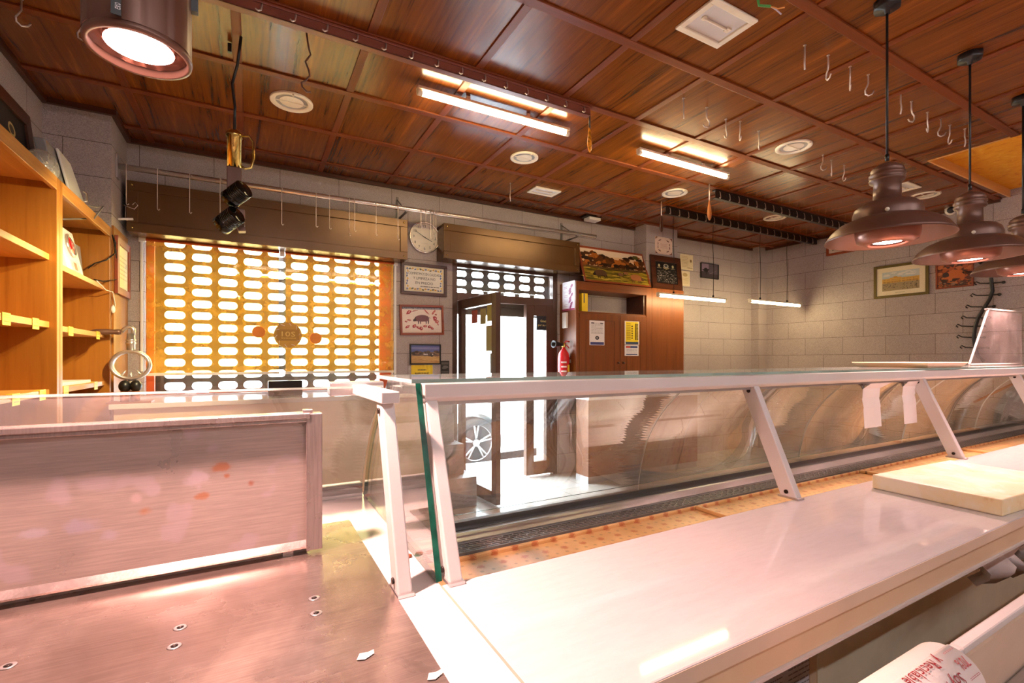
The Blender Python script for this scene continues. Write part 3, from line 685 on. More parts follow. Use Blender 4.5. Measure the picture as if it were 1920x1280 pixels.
# splash panel
SY = 1.105; zb_, zt_ = ZW + .018, 1.235
pn = thing('splash_panel', 'stained stainless steel splash panel standing across the steel sheet', 'splash panel', (-.4, SY, ZW))
m = MB(); m.box((-.98, SY, zb_), (.108, SY + .018, zt_ - .012)); m.box((-.98, SY + .012, ZW + .0041), (.108, SY + .018, zb_)); m.build('plate', 'splash_steel', pn)
m = MB(); m.box((-.98, SY - .016, zt_ - .012), (.112, SY + .022, zt_)); m.box((-.98, SY - .012, zt_ - .020), (.108, SY - .001, zt_ - .012)); m.build('top_cap', 'cap_steel', pn, .002)
m = MB(); m.box((.104, SY - .014, zb_ - .006), (.136, SY + .02, zt_ - .002)); m.box((.098, SY - .004, zt_ - .006), (.118, SY + .012, zt_ + .006)); m.build('end_bar', 'cap_steel', pn, .0015)
m = MB(); m.prism([(-.98, SY, zb_ + .014), (-.98, SY - .010, zb_ + .002), (-.98, SY - .008, zb_ - .002), (-.98, SY + .004, zb_ + .006)], (1.084, 0, 0)); m.build('bottom_lip', 'cap_steel', pn)
for x in (-.9, -.4, .06): MB().box((x, SY + .002, ZW + .0041), (x + .02, SY + .012, zb_)).build('foot', 'cap_steel', pn)

# ------------------------------------------------------------------ on and under the case
c0, c1, c2 = at(1635, 915, Z=ZW), at(1880, 969, Z=ZW), at(1925, 943, Z=ZW)
a = (c1 - c0); a.z = 0; ln = .345; a = a.normalized(); b = V((-a.y, a.x, 0)); b = b if b.x > 0 else -b
m = MB(); m.obox(c0 + V((0, 0, .0005)), a * (c1 - c0).length, b * .50, V((0, 0, .045))); tag(m.build('cutting_board', 'board_plastic', None, .004), 'thick yellowed white cutting board on the white worktop', 'cutting board')
zt = 1.3075
t0_, t1_ = at(1612, 683, Z=zt).x, 3.66
tr_ = thing('serving_tray', 'shallow pale plastic tray on the glass shelf of the display case', 'tray', (2.84, 1.1, zt))
m = MB(); t0_ = 2.66; t1_ = 3.02
m.prism([(t0_, .965, zt), (t1_, .965, zt), (t1_, 1.235, zt), (t0_, 1.235, zt)], (0, 0, .004)); m.build('tray_base', 'cream_laminate', tr_)
m = MB()
ins = [(t0_, .965), (t1_, .965), (t1_, 1.235), (t0_, 1.235)]; out = [(t0_ - .04, .95), (t1_ + .04, .95), (t1_ + .04, 1.25), (t0_ - .04, 1.25)]
for i in range(4):
    j = (i + 1) % 4; m.poly([(*ins[i], zt + .001), (*ins[j], zt + .001), (*out[j], zt + .024), (*out[i], zt + .024)])
m.build('tray_rim', 'cream_laminate', tr_, solid=.003)
# acrylic screen standing on the glass shelf
q0, q1, q2 = at(1818, 681, Y=1.2), at(1853, 580, Y=1.2), at(1990, 588, Y=1.2)
scn = thing('acrylic_screen', 'clear acrylic screen with pale edges on the right of the glass shelf', 'screen', (q0.x + .3, 1.2, zt))
q0.z = zt; xr = q0.x + .9
m = MB(); m.prism([(q0.x, 1.2, zt), (q1.x, 1.2, q1.z), (xr, 1.2, q1.z + .01), (xr, 1.2, zt)], (0, .004, 0)); m.build('pane', 'acrylic', scn)
m = MB(); m.tube([(q0.x, 1.202, zt + .005), (q1.x, 1.202, q1.z)], .0065, 8); m.tube([(q1.x - .04, 1.202, q1.z + .001), (xr, 1.202, q1.z + .011)], .0065, 8); m.tube([(q0.x, 1.202, zt + .0066), (xr, 1.202, zt + .0066)], .006, 8); m.build('edge_strip', 'white_paint', scn)
# paper strips hanging from clips on the rail
def strip(label, pxa, pxb, py1, fold):
    a, b = at(pxa, 722, Y=.985), at(pxb, 722, Y=.985); zb = at(pxa, py1, Y=.985).z
    t = thing('paper_strip', label, 'paper strip', ((a.x + b.x) / 2, .985, 1.25), 'paper strips under the top rail')
    m = MB(); xs_ = [a.x, b.x]; zz = [1.228, 1.19, 1.15, zb]
    pts = [(.985 + .004 * math.sin(i * 1.7), z) for i, z in enumerate(zz)]
    for (ya, za), (yb, zb2) in zip(pts, pts[1:]): m.poly([(a.x, ya, za), (b.x, ya, za), (b.x + .004, yb, zb2), (a.x + .004, yb, zb2)])
    m.build('strip', 'paper', t, solid=.0008)
    m = MB(); m.poly([(a.x, .985, 1.228), (b.x, .985, 1.228), (b.x + fold, .97, 1.252), (a.x + fold * .5, .97, 1.252)]); m.build('folded_top', 'paper', t, solid=.0008)
    m = MB(); m.box((a.x - .02, .975, 1.243), (a.x + .03, .992, 1.2505)); m.prism([(a.x - .015, .985, 1.243), (a.x + .015, .985, 1.243), (a.x + .005, .985, 1.226)], (0, .004, 0)); m.build('clip', 'grey_plastic', t)
strip('wider hanging white paper strip with a folded top, under the top rail', 1618, 1650, 803, .07)
strip('narrower hanging white paper strip, next to the leaning post', 1693, 1717, 795, .03)
# drawer front with roll of bags
ZR, YR = .885, .318
df = thing('drawer_front', 'beige drop-front panel tilted open, with a pale top rail, below the display case', 'drawer front', (2.2, .38, 0))
m = MB(); m.prism([(.62, YR, ZR - .02), (.62, YR + .014, ZR - .02), (.62, .455, .32), (.62, .441, .32)], (3.8, 0, 0)); m.build('panel', 'beige_panel', df)
xj = at(1805, 1190, Y=YR).x
m = MB(); m.box((xj + .001, YR - .002, ZR - .012), (4.4, YR + .017, ZR)); m.build('top_rail', 'white_paint', df, .003); m = MB(); m.box((.62, YR - .002, ZR - .012), (xj - .001, YR + .017, ZR)); m.build('top_rail', 'white_paint', df, .003)
c = at(1920, 1248, Y=.352); m = MB(); m.box((.62, .335, c.z - .014), (4.4, .352, c.z)); m.build('lower_rail', 'aluminium', df, .003)
m = MB(); m.box((.62, .415, .1), (4.4, .45, .318)); m.build('kick_panel', 'beige_panel', df)
m = MB(); m.box((.62, .42, 0), (4.4, .45, .1)); m.build('plinth', 'aluminium', df)
rl = thing('bag_roll', 'white roll of recycled plastic bags with red printing, hanging on the drawer front rail', 'bag roll', (.82, .286, .89))
ry, rz, rr = .300, .890, .042
rx0, rx1 = .695, .895
m = MB(); m.lathe([(.022, 0), (rr * .7, .0), (rr - .003, .002), (rr, .006), (rr, rx1 - rx0 - .006), (rr - .004, rx1 - rx0), (.022, rx1 - rx0)], (rx0, ry, rz), (1, 0, 0), 40, cap=False); m.build('roll', 'paper', rl)
m = MB(); m.lathe([(.022, 0), (.022, rx1 - rx0)], (rx0, ry, rz), (1, 0, 0), 20, cap=False); m.lathe([(.018, 0), (.018, rx1 - rx0)], (rx0, ry, rz), (1, 0, 0), 20); m.build('core', 'grey_plastic', rl)
m = MB()
pa = [(ry + (rr + .001) * math.cos(a), rz + (rr + .001) * math.sin(a)) for a in [PI * .5 + PI * .5 * k / 20 for k in range(21)]] + [(ry - rr + .004, rz - .09), (ry - rr + .012, rz - .24)]
ids = [(m.vert((rx0 + .004, y0, z0)), m.vert((rx1 - .004, y0, z0))) for y0, z0 in pa]
for (a0, b0), (a1, b1) in zip(ids, ids[1:]): m.face((a0, b0, b1, a1), True)
m.build('loose_bag_sheet', 'paper', rl, solid=.0008)
for xb in (rx0 + .03, rx1 - .03):
    m = MB(); m.box((xb - .012, ry - .004, rz - .003), (xb + .012, YR - .0055, rz + .003)); m.build('bracket', 'aluminium', rl)
def rolltext(st, xs, an0, h, colr, parent, fit):
    ps = text_polys(st); x0 = min(p[0] for q in ps for p in q); x1 = max(p[0] for q in ps for p in q); m = MB(); m.c = rgb(*colr); R2 = rr + .003
    for q in ps:
        pt = []
        for x, y in q:
            a = an0 + (y) * h / R2; px_ = xs - (x - x0) / (x1 - x0) * fit
            pt.append((px_, ry + R2 * math.cos(a), rz + R2 * math.sin(a)))
        m.poly(pt)
    m.build('lettering', 'print_ink', parent)
W_ = rx1 - rx0
rolltext('Soy Reciclada', rx0 + W_ * .74, PI * .72, .015, (160, 36, 46), rl, W_ * .60); rolltext('y Reciclable', rx0 + W_ * .72, PI * .53, .015, (160, 36, 46), rl, W_ * .50)
rolltext('70%', rx0 + W_ * .93, PI * .64, .014, (180, 50, 60), rl, W_ * .13); rolltext('=====', rx0 + W_ * .95, PI * .54, .005, (200, 110, 120), rl, W_ * .15); rolltext('=====', rx0 + W_ * .95, PI * .79, .006, (200, 110, 120), rl, W_ * .15)
# documents in a plastic sleeve inside the compartment
DY = .695
dt = thing('document_sleeve', 'price lists with yellow highlighting in a clear sleeve below the worktop', 'document', (1.1, DY, .6))
o = V((1.04, DY, .52)); pr = Print(o, XR, ZU, .21, .297, (214, 208, 212))
for y in (.80, .55, .3): pr.rect(.50, y, .9, y + .05, (214, 196, 70))
pr.lines(.08, .42, .06, .94, 22, (120, 112, 116), .3); pr.lines(.50, .92, .06, .94, 22, (130, 122, 124), .3); pr.build('print', dt)
m = MB(); m.box((1.25, DY - .002, .50), (1.28, DY + .004, .826)); m.build('sleeve_edge', 'cream_laminate', dt)
m = MB(); m.box((1.02, DY - .003, .50), (1.03, DY + .006, .82)); m.box((1.02, DY + .004, .48), (1.27, DY + .006, .82)); m.build('sleeve_back', 'grey_box', dt)
bg = thing('plastic_bags', 'bunch of clear and white plastic bags in the open compartment', 'plastic bag', (2.0, .62, .7))
for k in range(6):
    m = MB(); bx, by, bz = 2.03 + .07 * k, .56 + .04 * (k % 3), .66 + .02 * (k % 2); G = {}
    for i in range(9):
        for j in range(7): G[i, j] = m.vert((bx + (i - 4) * .026 + .012 * math.sin(j * 2 + k), by + .03 * math.sin(i * 1.3 + k * 2) + .02 * math.cos(j * 1.9), bz + j * .026 + .012 * math.sin(i * 2.1 + k)))
    for i in range(8):
        for j in range(6): m.face((G[i, j], G[i + 1, j], G[i + 1, j + 1], G[i, j + 1]), True)
    m.build('bag', 'bag_film' if k % 2 else 'paper', bg, solid=.001)
# ------------------------------------------------------------------ lamps
def spot(name, loc, aim, power, colr, size, blend=.5, rad=.03):
    l = bpy.data.lights.new(name, 'SPOT'); l.energy = power; l.color = colr; l.spot_size = size; l.spot_blend = blend; l.shadow_soft_size = rad
    o = bpy.data.objects.new(name, l); COL.objects.link(o); o.location = loc
    o.rotation_euler = (V(aim) - V(loc)).to_track_quat('-Z', 'Y').to_euler(); return o
PINK = (1., .56, .48)
def pendant(x, y, z, label):
    t = thing('pendant_lamp', label, 'pendant lamp', (x, y, z), 'bronze pendant lamps over the counter')
    MB().lathe([(.132, .118), (.15, .112), (.19, .094), (.222, .066), (.244, .034), (.250, .020), (.244, .022), (.214, .062), (.18, .086), (.12, .104)], (x, y, z), n=48, cap=False).build('shade', 'bronze_paint', t)
    MB().lathe([(.136, .112), (.136, .142), (.128, .168), (.105, .188), (.072, .199), (.055, .203), (.053, .285), (.068, .291), (.071, .302), (.062, .309), (.071, .316), (.071, .326), (.062, .333), (.066, .341), (.058, .357), (.034, .373), (.012, .380), (.0, .380)], (x, y, z), n=48, cap=False).build('lamp_body', 'bronze_paint', t)
    MB().lathe([(.124, .105), (.126, .045), (.118, .012), (.09, -.002), (.074, -.004), (.072, .004)], (x, y, z), n=40, cap=False).build('lamp_housing', 'bronze_inner', t)
    m = MB(); m.lathe([(.072, .006), (.056, .008)], (x, y, z), n=32, cap=False); m.build('lens_ring', 'screw_dark', t)
    m = MB(); m.lathe([(.056, .0075), (.0, .0075)], (x, y, z), n=24, cap=False); m.build('lens', 'lens_pink', t)
    m = MB(); m.lathe([(.009, 0), (.009, .004), (0, .006)], at_dir(x, y, z), (-.7, -.6, .1), 12, cap=False); m.build('button', 'lamp_white', t)
    m = MB(); m.tube([(x, y, z + .39), (x, y, z + .42)], .009, 8); m.tube([(x, y, z + .42), (x, y, H - .03)], .0055, 8); m.build('cable', 'black_plastic', t)
    m = MB(); m.lathe([(.01, -.06), (.012, -.04), (.05, -.036), (.052, -.03), (.052, -.0005)], (x, y, H), n=24, ribs=12, ribd=.06); m.build('ceiling_rose', 'black_plastic', t)
    return t
def at_dir(x, y, z): d = V((-x, -y, 0)).normalized(); return V((x, y, z + .128)) + d * .136
pz = 1.895
PD = [(2.64, 1.11), (3.50, 1.08), (4.37, 1.09)]
pa_ = pendant(*PD[0], pz, 'nearest bronze bell pendant lamp, hanging over the white cutting board')
for (x, y), lb_ in zip(PD[1:], ('middle bronze pendant lamp, in front of the bull picture on the right wall', 'bronze pendant lamp farthest right, cut off by the edge of the photo')):
    copy_tree(pa_, (x, y, pz), None, lb_)
for (x, y) in PD: spot('pendant_light', (x, y, pz - .004), (x, y, 0), 46, PINK, 2.5, .6, .05)
cl = thing('can_lamp', 'big fluted brown can lamp with glowing pink lens, hanging over the steel panel', 'ceiling lamp', (-.160, .99, 1.855))
cx_, cy_, cz_ = -.160, .985, 1.852; cr = .0705
m = MB(); m.lathe([(cr - .006, .04), (cr - .005, .0), (cr + .0015, .0), (cr + .0025, .006), (cr + .001, .012)], (cx_, cy_, cz_), n=64, cap=False); m.lathe([(cr, .011), (cr, .36), (cr * .5, .40), (.01, .41)], (cx_, cy_, cz_), n=96, ribs=12, ribd=.032, cap=False); m.build('housing', 'bronze_paint', cl)
m = MB(); m.lathe([(cr - .006, .012), (cr - .012, .016), (.05, .022), (.046, .012)], (cx_, cy_, cz_), n=48, ribs=24, ribd=.05, cap=False); m.build('vent_ring', 'bronze_inner', cl)
m = MB(); m.lathe([(.047, .012), (0, .012)], (cx_, cy_, cz_), n=32, cap=False); m.build('lens', 'lens_pink', cl)
m = MB(); d = V((cx_, cy_, 0)).normalized(); sd = V((d.y, -d.x, 0)); c = V((cx_, cy_, cz_ + .012)) - d * (cr + .0046) - sd * .034
pr = Print(c, sd, ZU, .012, .026, (24, 22, 22)); pr.text('exo', .5, .5, .42, (235, 235, 235), .8, PI / 2); pr.build('name_plate', cl)
m = MB(); c = V((cx_, cy_, cz_ + .1)) + sd * (cr + .004) - d * .005; m.box(c - V((.006, .006, 0)), c + V((.006, .006, .06))); m.build('side_clip', 'black_plastic', cl)
m = MB(); m.tube([(cx_, cy_, cz_ + .40), (cx_, cy_, H - .02)], .006, 8); m.lathe([(.05, -.02), (.05, -.0005)], (cx_, cy_, H), n=20); m.build('cable', 'black_plastic', cl)
spot('can_light', (cx_, cy_, cz_ + .004), (cx_, cy_ + .03, 0), 82, PINK, 2.5, .5, .03)
# hanging twin spot by the shelves
sx, sy = -.075, 2.95
ts = thing('track_spotlight', 'hanging brass and brown fitting with two small lit spotlights aimed at the shelves', 'spotlight', (sx, sy, 2.0))
m = MB(); c = at(452, 68, Z=H - .01); m.tube([(c.x, c.y, H - .012), (sx + .015, sy, 2.93), (sx - .01, sy, 2.82), (sx + .004, sy, 2.7), (sx, sy, 2.56)], .007, 8); m.build('cable', 'black_plastic', ts)
m = MB(); m.box((sx - .03, sy - .012, H - .055), (sx - .012, sy + .012, H - .0115)); m.build('cable_clip', 'black_plastic', ts)
m = MB(); m.lathe([(.034, 0), (.034, .16), (.04, .165), (.04, .185), (.028, .2), (.0, .205)], (sx, sy, 2.37), n=24); m.build('brass_tube', 'brass', ts)
m = MB(); m.tube([(sx + .03, sy, 2.55), (sx + .07, sy, 2.56), (sx + .09, sy, 2.53), (sx + .092, sy, 2.44), (sx + .08, sy, 2.39), (sx + .05, sy, 2.378), (sx + .03, sy, 2.39)], .006, 8); m.build('loop_handle', 'brass', ts)
m = MB(); m.box((sx - .034, sy - .03, 2.25), (sx + .034, sy + .03, 2.37)); m.build('upper_block', 'bronze_paint', ts, .004)
m = MB(); m.box((sx - .012, sy - .012, 2.15), (sx + .02, sy + .012, 2.26)); m.build('link', 'black_plastic', ts)
m = MB(); m.box((sx, sy - .03, 2.06), (sx + .05, sy + .03, 2.15)); m.prism([(sx + .012, sy - .03, 2.06), (sx + .05, sy - .03, 2.06), (sx + .055, sy - .03, 2.035), (sx + .02, sy - .03, 2.03)], (0, .06, 0)); m.build('lower_block', 'bronze_paint', ts, .004)
for zc_, dx, tgt in ((2.215, .012, (-.83, 3.45, 1.5)), (2.075, -.022, (-.83, 3.2, 1.2))):
    ax2 = V((-.60, .58, -.42)).normalized(); c = V((sx + dx, sy - .055, zc_))
    prof = [(.0, -.06), (.043, -.06)]
    for k in range(7): h = -.055 + k * .010; prof += [(.050, h), (.050, h + .005), (.043, h + .006), (.043, h + .0095)]
    prof += [(.048, .018), (.050, .055), (.046, .056), (.042, .050), (.040, .030)]
    m = MB(); m.lathe(prof, c, ax2, 40, cap=False)
    hd = m.build('spot_head', 'gloss_black', ts)
    m = MB(); m.lathe([(.040, .031), (.012, .026)], c, ax2, 24, cap=False); m.build('reflector', 'chrome', hd)
    m = MB(); m.lathe([(.012, .027), (0, .027)], c, ax2, 12, cap=False); m.build('lens', 'spot_led', hd)
    MB().tube([c, V((sx + .02, sy - .02, zc_ + .02))], .008, 8).build('pivot', 'black_plastic', hd)
    spot('shelf_spot', c + ax2 * .06, tgt, 30, (1., .80, .42), 1.9, .7, .015)
# fluorescent tubes
def tube_light(label, x0, x1, y, z, hang=None, flip=False):
    t = thing('tube_light', label, 'tube light', ((x0 + x1) / 2, y, z), 'fluorescent tube lights')
    MB().tube([(x0 + .03, y, z), (x1 - .03, y, z)], .0175, 12).build('tube', 'tube_glow', t)
    m = MB(); m.box((x0, y - .024, z + .015), (x1, y + .024, z + .034)); m.build('batten', 'lamp_white', t, .004)
    for a, b in ((x0, x0 + .03), (x1 - .03, x1)): MB().tube([(a, y, z), (b, y, z)], .019, 12).build('end_cap', 'lamp_white', t)
    for q in hang or (.3, .7):
        m = MB(); xx = x0 + (x1 - x0) * q
        if hang is None: m.box((xx - .012, y - .006, z + .034), (xx + .012, y + .006, H - .0005))
        else: m.tube([(xx, y, z + .034), (xx + .01, y, z + .4), (xx - .008, y, z + .7), (xx, y, H - .0005)], .0035, 6); m.lathe([(.012, 0), (.012, .03)], (xx, y, z + .03), n=10)
        m.build('hanger', 'screw_dark' if hang else 'lamp_white', t)
    return t
tube_light('long tube light on the ceiling beside the brown rail', .893, 2.02, 2.815, 2.977)
tube_light('tube light on the ceiling between the brown rail and the round lights', 2.68, 3.76, 2.80, 2.977)
tube_light('tube light hanging on wires in front of the wooden cabinet', 4.18, 5.40, 4.05, 2.093, (.22, .8))
tube_light('tube light hanging on wires nearest the right wall', 5.66, 6.80, 3.90, 2.093, (.2, .72))
# unseen tubes added behind the camera to light the worktop and compartment
for x_, lb_ in ((-.3, 'in line with the left counter'), (1.3, 'in line with the near end of the long case'), (2.9, 'in line with the pendants')):
    t = tube_light('tube light over the work area, ' + lb_, x_, x_ + 1.2, -1.2, 2.977)
    [c for c in t.children if c.name.startswith('tube')][0].data.materials[0] = M['tube_white']
# round and square recessed lights, unlit
def downlight(px, py, d, label):
    c = at(px, py, Z=H - .011); c.z = H
    t = thing('recessed_light', label, 'ceiling light', c, 'round recessed ceiling lights')
    r = d / 2; MB().lathe([(r, -.001), (r, -.010), (r * .96, -.0135), (r * .80, -.0125), (r * .74, -.004)], c, n=40, cap=False).build('trim_ring', 'lamp_white', t)
    m = MB(); m.lathe([(r * .75, -.0035), (0, -.0015)], c, n=32, cap=False); m.build('reflector', 'grey_box', t)
    m = MB(); m.lathe([(r * .56, -.006), (r * .5, -.0075), (0, -.0078)], c, n=28, cap=False); m.build('frosted_disc', 'lamp_white', t)
    m = MB(); a = .9; m.box((c.x - r * .75, c.y - .004, H - .011), (c.x + r * .75, c.y + .004, H - .0085)); m.box((c.x - .006, c.y - r * .93 - .006, H - .024), (c.x + .006, c.y - r * .93 + .006, H - .0135)); m.build('retaining_clip', 'lamp_white', t)
downlight(547, 193, .26, 'round recessed light nearest the hanging twin spotlight')
downlight(983, 297, .235, 'round recessed light below the lit tube, left of the square light')
downlight(1488, 277, .26, 'round recessed light between the hanging hooks and the near pendant cable')
downlight(1265, 363, .25, 'round recessed light above the left end of the black rails')
downlight(1453, 409, .25, 'round recessed light between the two black rails')
downlight(1735, 367, .25, 'round recessed light between the two nearer pendant lamps, by the right wall')
def squarelight(px, py, w_, h_, label, rot=0):
    c = at(px, py, Z=H - .011); c.z = H
    t = thing('square_light', label, 'ceiling light', c, 'rectangular recessed ceiling lights')
    m = MB(); f = .032; a, b = w_ / 2, h_ / 2; z0, z1 = H - .014, H - .0005
    m.box((c.x - a, c.y - b, z0), (c.x + a, c.y - b + f, z1)); m.box((c.x - a, c.y + b - f, z0), (c.x + a, c.y + b, z1)); m.box((c.x - a, c.y - b + f, z0), (c.x - a + f, c.y + b - f, z1)); m.box((c.x + a - f, c.y - b + f, z0), (c.x + a, c.y + b - f, z1)); m.build('frame', 'lamp_white', t, .003)
    m = MB(); m.box((c.x - a + f, c.y - b + f, H - .003), (c.x + a - f, c.y + b - f, H - .0006)); m.build('reflector', 'white_paint', t)
    m = MB(); m.tube([(c.x - a * .6, c.y, H - .008), (c.x + a * .55, c.y, H - .008)], .006, 8); m.lathe([(.014, -.011), (.014, -.003)], (c.x - a * .55, c.y, H), n=12); m.box((c.x + a * .45, c.y - .014, H - .012), (c.x + a * .62, c.y + .014, H - .003)); m.build('lamp_tube', 'lamp_white', t)
squarelight(1343, 47, .32, .24, 'rectangular recessed light in the near ceiling, by the loose green wire')
squarelight(1020, 360, .30, .18, 'rectangular recessed light above the clock and entrance door')
squarelight(1692, 352, .30, .2, 'rectangular recessed light behind the near pendant lamp')
c = at(1108, 409, Z=H - .02)
t = thing('emergency_light', 'small white emergency light on the ceiling by the far wall', 'emergency light', (c.x, c.y, H))
m = MB(); m.box((c.x - .11, c.y - .06, H - .02), (c.x + .11, c.y + .06, H - .0005)); m.build('mount', 'screw_dark', t); m = MB(); m.box((c.x - .07, c.y - .065, H - .055), (c.x + .10, c.y + .05, H - .02)); m.build('diffuser', 'white_plastic', t, .008)
c = at(1783, 393, X=X1 - .07)
t = thing('security_camera', 'white dome security camera at the top of the right wall', 'camera', (X1, c.y, c.z))
m = MB(); m.lathe([(.07, 0), (.072, .05), (.06, .075)], (X1 - .001, c.y, c.z + .05), (-1, 0, 0), 28); m.ball((X1 - .07, c.y, c.z - .005), .055, 20, 14); m.build('dome', 'white_plastic', t)
m = MB(); ax = (V((0, 0, EYE)) - V((X1 - .07, c.y, c.z))).normalized(); m.lathe([(.03, .045), (.034, .058), (.03, .062), (0, .063)], (X1 - .07, c.y, c.z - .005), ax, 20); m.build('lens', 'black_plastic', t)
# loose wires from the ceiling
c = at(1420, -6, Z=H)
t = thing('loose_wires', 'bundle of loose green, white and yellow wires poking from the ceiling', 'wires', (c.x, c.y, H))
def wire(name, pts, r, mt): MB().tube(pts, r, 6).build(name, mt, t)
plain('green_wire', (70, 150, 60), .5); plain('yellow_wire', (226, 150, 70), .5); plain('lilac_wire', (196, 180, 190), .5)
e = at(1445, 12, Z=H - .05); f1 = at(1471, 14, Z=H - .06); f2 = at(1465, 27, Z=H - .085)
wire('sheath', [(c.x, c.y, H), (c.x + .02, c.y + .005, H - .03), e], .006, 'green_wire'); wire('yellow_core', [e, (e + f1) / 2 + V((0, 0, -.008)), f1], .003, 'yellow_wire'); wire('lilac_core', [e, (e + f2) / 2 + V((0, 0, .004)), f2], .003, 'lilac_wire')

# ------------------------------------------------------------------ hanging rails and hooks
def hook_pts(kind=0, s=1.):
    if kind == 0: raw = [(0, 0), (0, -.05), (.004, -.065), (.018, -.078), (.02, -.098), (.008, -.112), (-.012, -.112), (-.024, -.10)]
    elif kind == 1: raw = [(0, 0), (0, -.045), (-.006, -.06), (-.016, -.08), (-.014, -.098), (0, -.106), (.018, -.098), (.028, -.082)]
    else: raw = [(0, 0), (0, -.05), (-.004, -.07), (-.004, -.09), (.002, -.11)]
    return [(x * s, z * s) for x, z in raw]
def ceiling_hook(px, py, kind, ang, label, group, s=1.2, twig=0.):
    c = at(px, py, Z=H - .011); t = MB(); ca, sa = math.cos(ang), math.sin(ang)
    pts = hook_pts(kind, s); path = [(c.x + x * ca, c.y + x * sa, H + z - twig * 0) for x, z in pts]
    m = MB(); m.tube(path, .0042, 6); m.lathe([(.008, -.004), (.008, 0)], (c.x, c.y, H), n=8)
    o = m.build('ceiling_hook', 'hook_metal'); tag(o, label, 'hook', group); return o
ORD = ['first', 'second', 'third', 'fourth', 'fifth', 'sixth']
for grp, where, lst in (('four ceiling hooks left of the near pendant cable', 'in the ceiling row of four left of the near pendant cable', [(1509, 88, 2, .4), (1553, 107, 0, .9), (1594, 128, 0, .5), (1628, 143, 1, -.5)]),
        ('ceiling hooks between the two pendant cables', 'in the ceiling row between the two pendant cables', [(1689, 178, 2, 1.), (1709, 193, 0, -.3), (1739, 213, 0, .2), (1764, 225, 1, -.6), (1781, 237, 0, .7), (1809, 244, 2, 1.2)]),
        ('ceiling hooks above the second tube light', 'in the ceiling row above the second tube light', [(1282, 187, 2, .6), (1325, 204, 0, -.2), (1361, 226, 0, .3), (1388, 230, 0, .8), (1423, 248, 0, .5)]),
        ('three ceiling hooks left of the near pendant', 'in the ceiling row of three left of the near pendant shade', [(1543, 293, 1, -.4), (1559, 302, 0, .4), (1583, 312, 0, .9)]),
        ('ceiling hooks in the near left corner', 'in the near ceiling corner left of the can lamp', [(40, 2, 1, .6), (155, 32, 1, 0.)])):
    for i, (px, py, k, a) in enumerate(lst): ceiling_hook(px, py, k, a, '%s from left %s' % (ORD[i] + ' hook', where), grp)
ceiling_hook(957, 345, 2, .5, 'thin straight hook hanging alone left of the rectangular ceiling light', 'single ceiling hooks', 1.6)
c = at(575, 62, Z=H)
m = MB(); m.tube([c + V(p) for p in ((0, 0, 0), (.006, 0, -.05), (.012, 0, -.08), (.02, .01, -.10), (.004, 0, -.135), (-.006, 0, -.15), (.01, 0, -.19), (.014, 0, -.22), (-.006, 0, -.25), (-.024, 0, -.262), (-.022, 0, -.285), (.0, 0, -.305), (.02, 0, -.30))], .0045, 6)
tag(m.build('twisted_hook', 'bronze_paint'), 'long twisted dark wire hook hanging from the ceiling above the nearest round light', 'hook')
def rail(label, x0, x1, y, mt, hooks, z=H - .011, step=.145, hookm='hook_metal', hgt=.058, dep=.05):
    t = thing('hook_rail', label, 'rail', ((x0 + x1) / 2, y, z), 'ceiling rails with hooks')
    m = MB(); m.box((x0, y - dep / 2, z - .012), (x1, y + dep / 2, z)); m.box((x0, y - dep / 2 + .006, z - hgt), (x1, y - dep / 2 + .012, z - .012)); m.box((x0, y - dep / 2 + .006, z - hgt), (x1, y + dep / 2, z - hgt + .006)); m.build('channel', mt, t, .002)
    x = x0 + .06; i = 0
    first = None
    while x < x1 - .03 and i < hooks:
        if first is None:
            m = MB(); m.tube([(x, y - dep / 2 + .006, z - .014), (x - .002, y - dep / 2 - .004, z - .03), (x - .006, y - dep / 2 - .012, z - hgt + .004), (x - .018, y - dep / 2 - .016, z - hgt - .006), (x - .028, y - dep / 2 - .014, z - hgt + .002)], .0042, 6)
            first = m.build('hook', hookm, t); x_f = x
        else:
            c = first.copy(); COL.objects.link(c); c.parent = t; c.location = (x - x_f, 0, 0)
        x += step; i += 1
    return t
rail('long rust brown ceiling rail with small hooks, beside the longest ceiling tube light', -1.17, 1.99, 2.54, 'rail_brown', 22)
rail('black ceiling rail with small hooks farther from the pendants', 4.0, 6.94, 3.77, 'rail_black', 20, hgt=.085)
rail('black ceiling rail with small hooks nearer the pendants', 4.04, 6.94, 3.165, 'rail_black', 20, hgt=.085)
def paddle(name, label, cat, x, y, ztop, ln, wd, mt, hm):
    t = thing(name, label, cat, (x, y, ztop))
    m = MB(); m.tube([(x, y, ztop), (x, y, ztop - ln * .45)], .006, 8); m.build('hanger', hm, t)
    m = MB(); m.lathe([(.008, 0), (.014, -.02), (wd * .7, -ln * .2), (wd, -ln * .36), (wd * .8, -ln * .48), (wd * .3, -ln * .545), (0, -ln * .55)], (0, 0, 0), n=20, cap=False)
    for v in m.v: v.y *= .35; v.xy = (Matrix.Rotation(.4, 2) @ v.xy); v += V((x, y, ztop - ln * .42))
    m.build('blade', mt, t)
x0_ = at(1112, 200, Y=2.54).x
paddle('amber_ornament', 'glowing amber teardrop hanging from the end of the brown rail', 'hanging ornament', 2.0, 2.545, H - .012, .30, .028, 'amber_glass', 'rail_black')
c = at(1330, 345, Z=H); paddle('wooden_paddle', 'wooden spoon-shaped paddle hanging at the end of the nearer black rail', 'hanging ornament', c.x, c.y, H - .0, .36, .052, 'spoon_wood', 'hook_metal')
c = at(1240, 378, Z=H); paddle('dark_paddle', 'dark spoon-shaped paddle hanging at the end of the farther black rail', 'hanging ornament', c.x, c.y, H - .0, .34, .042, 'dark_frame_wood', 'hook_metal')
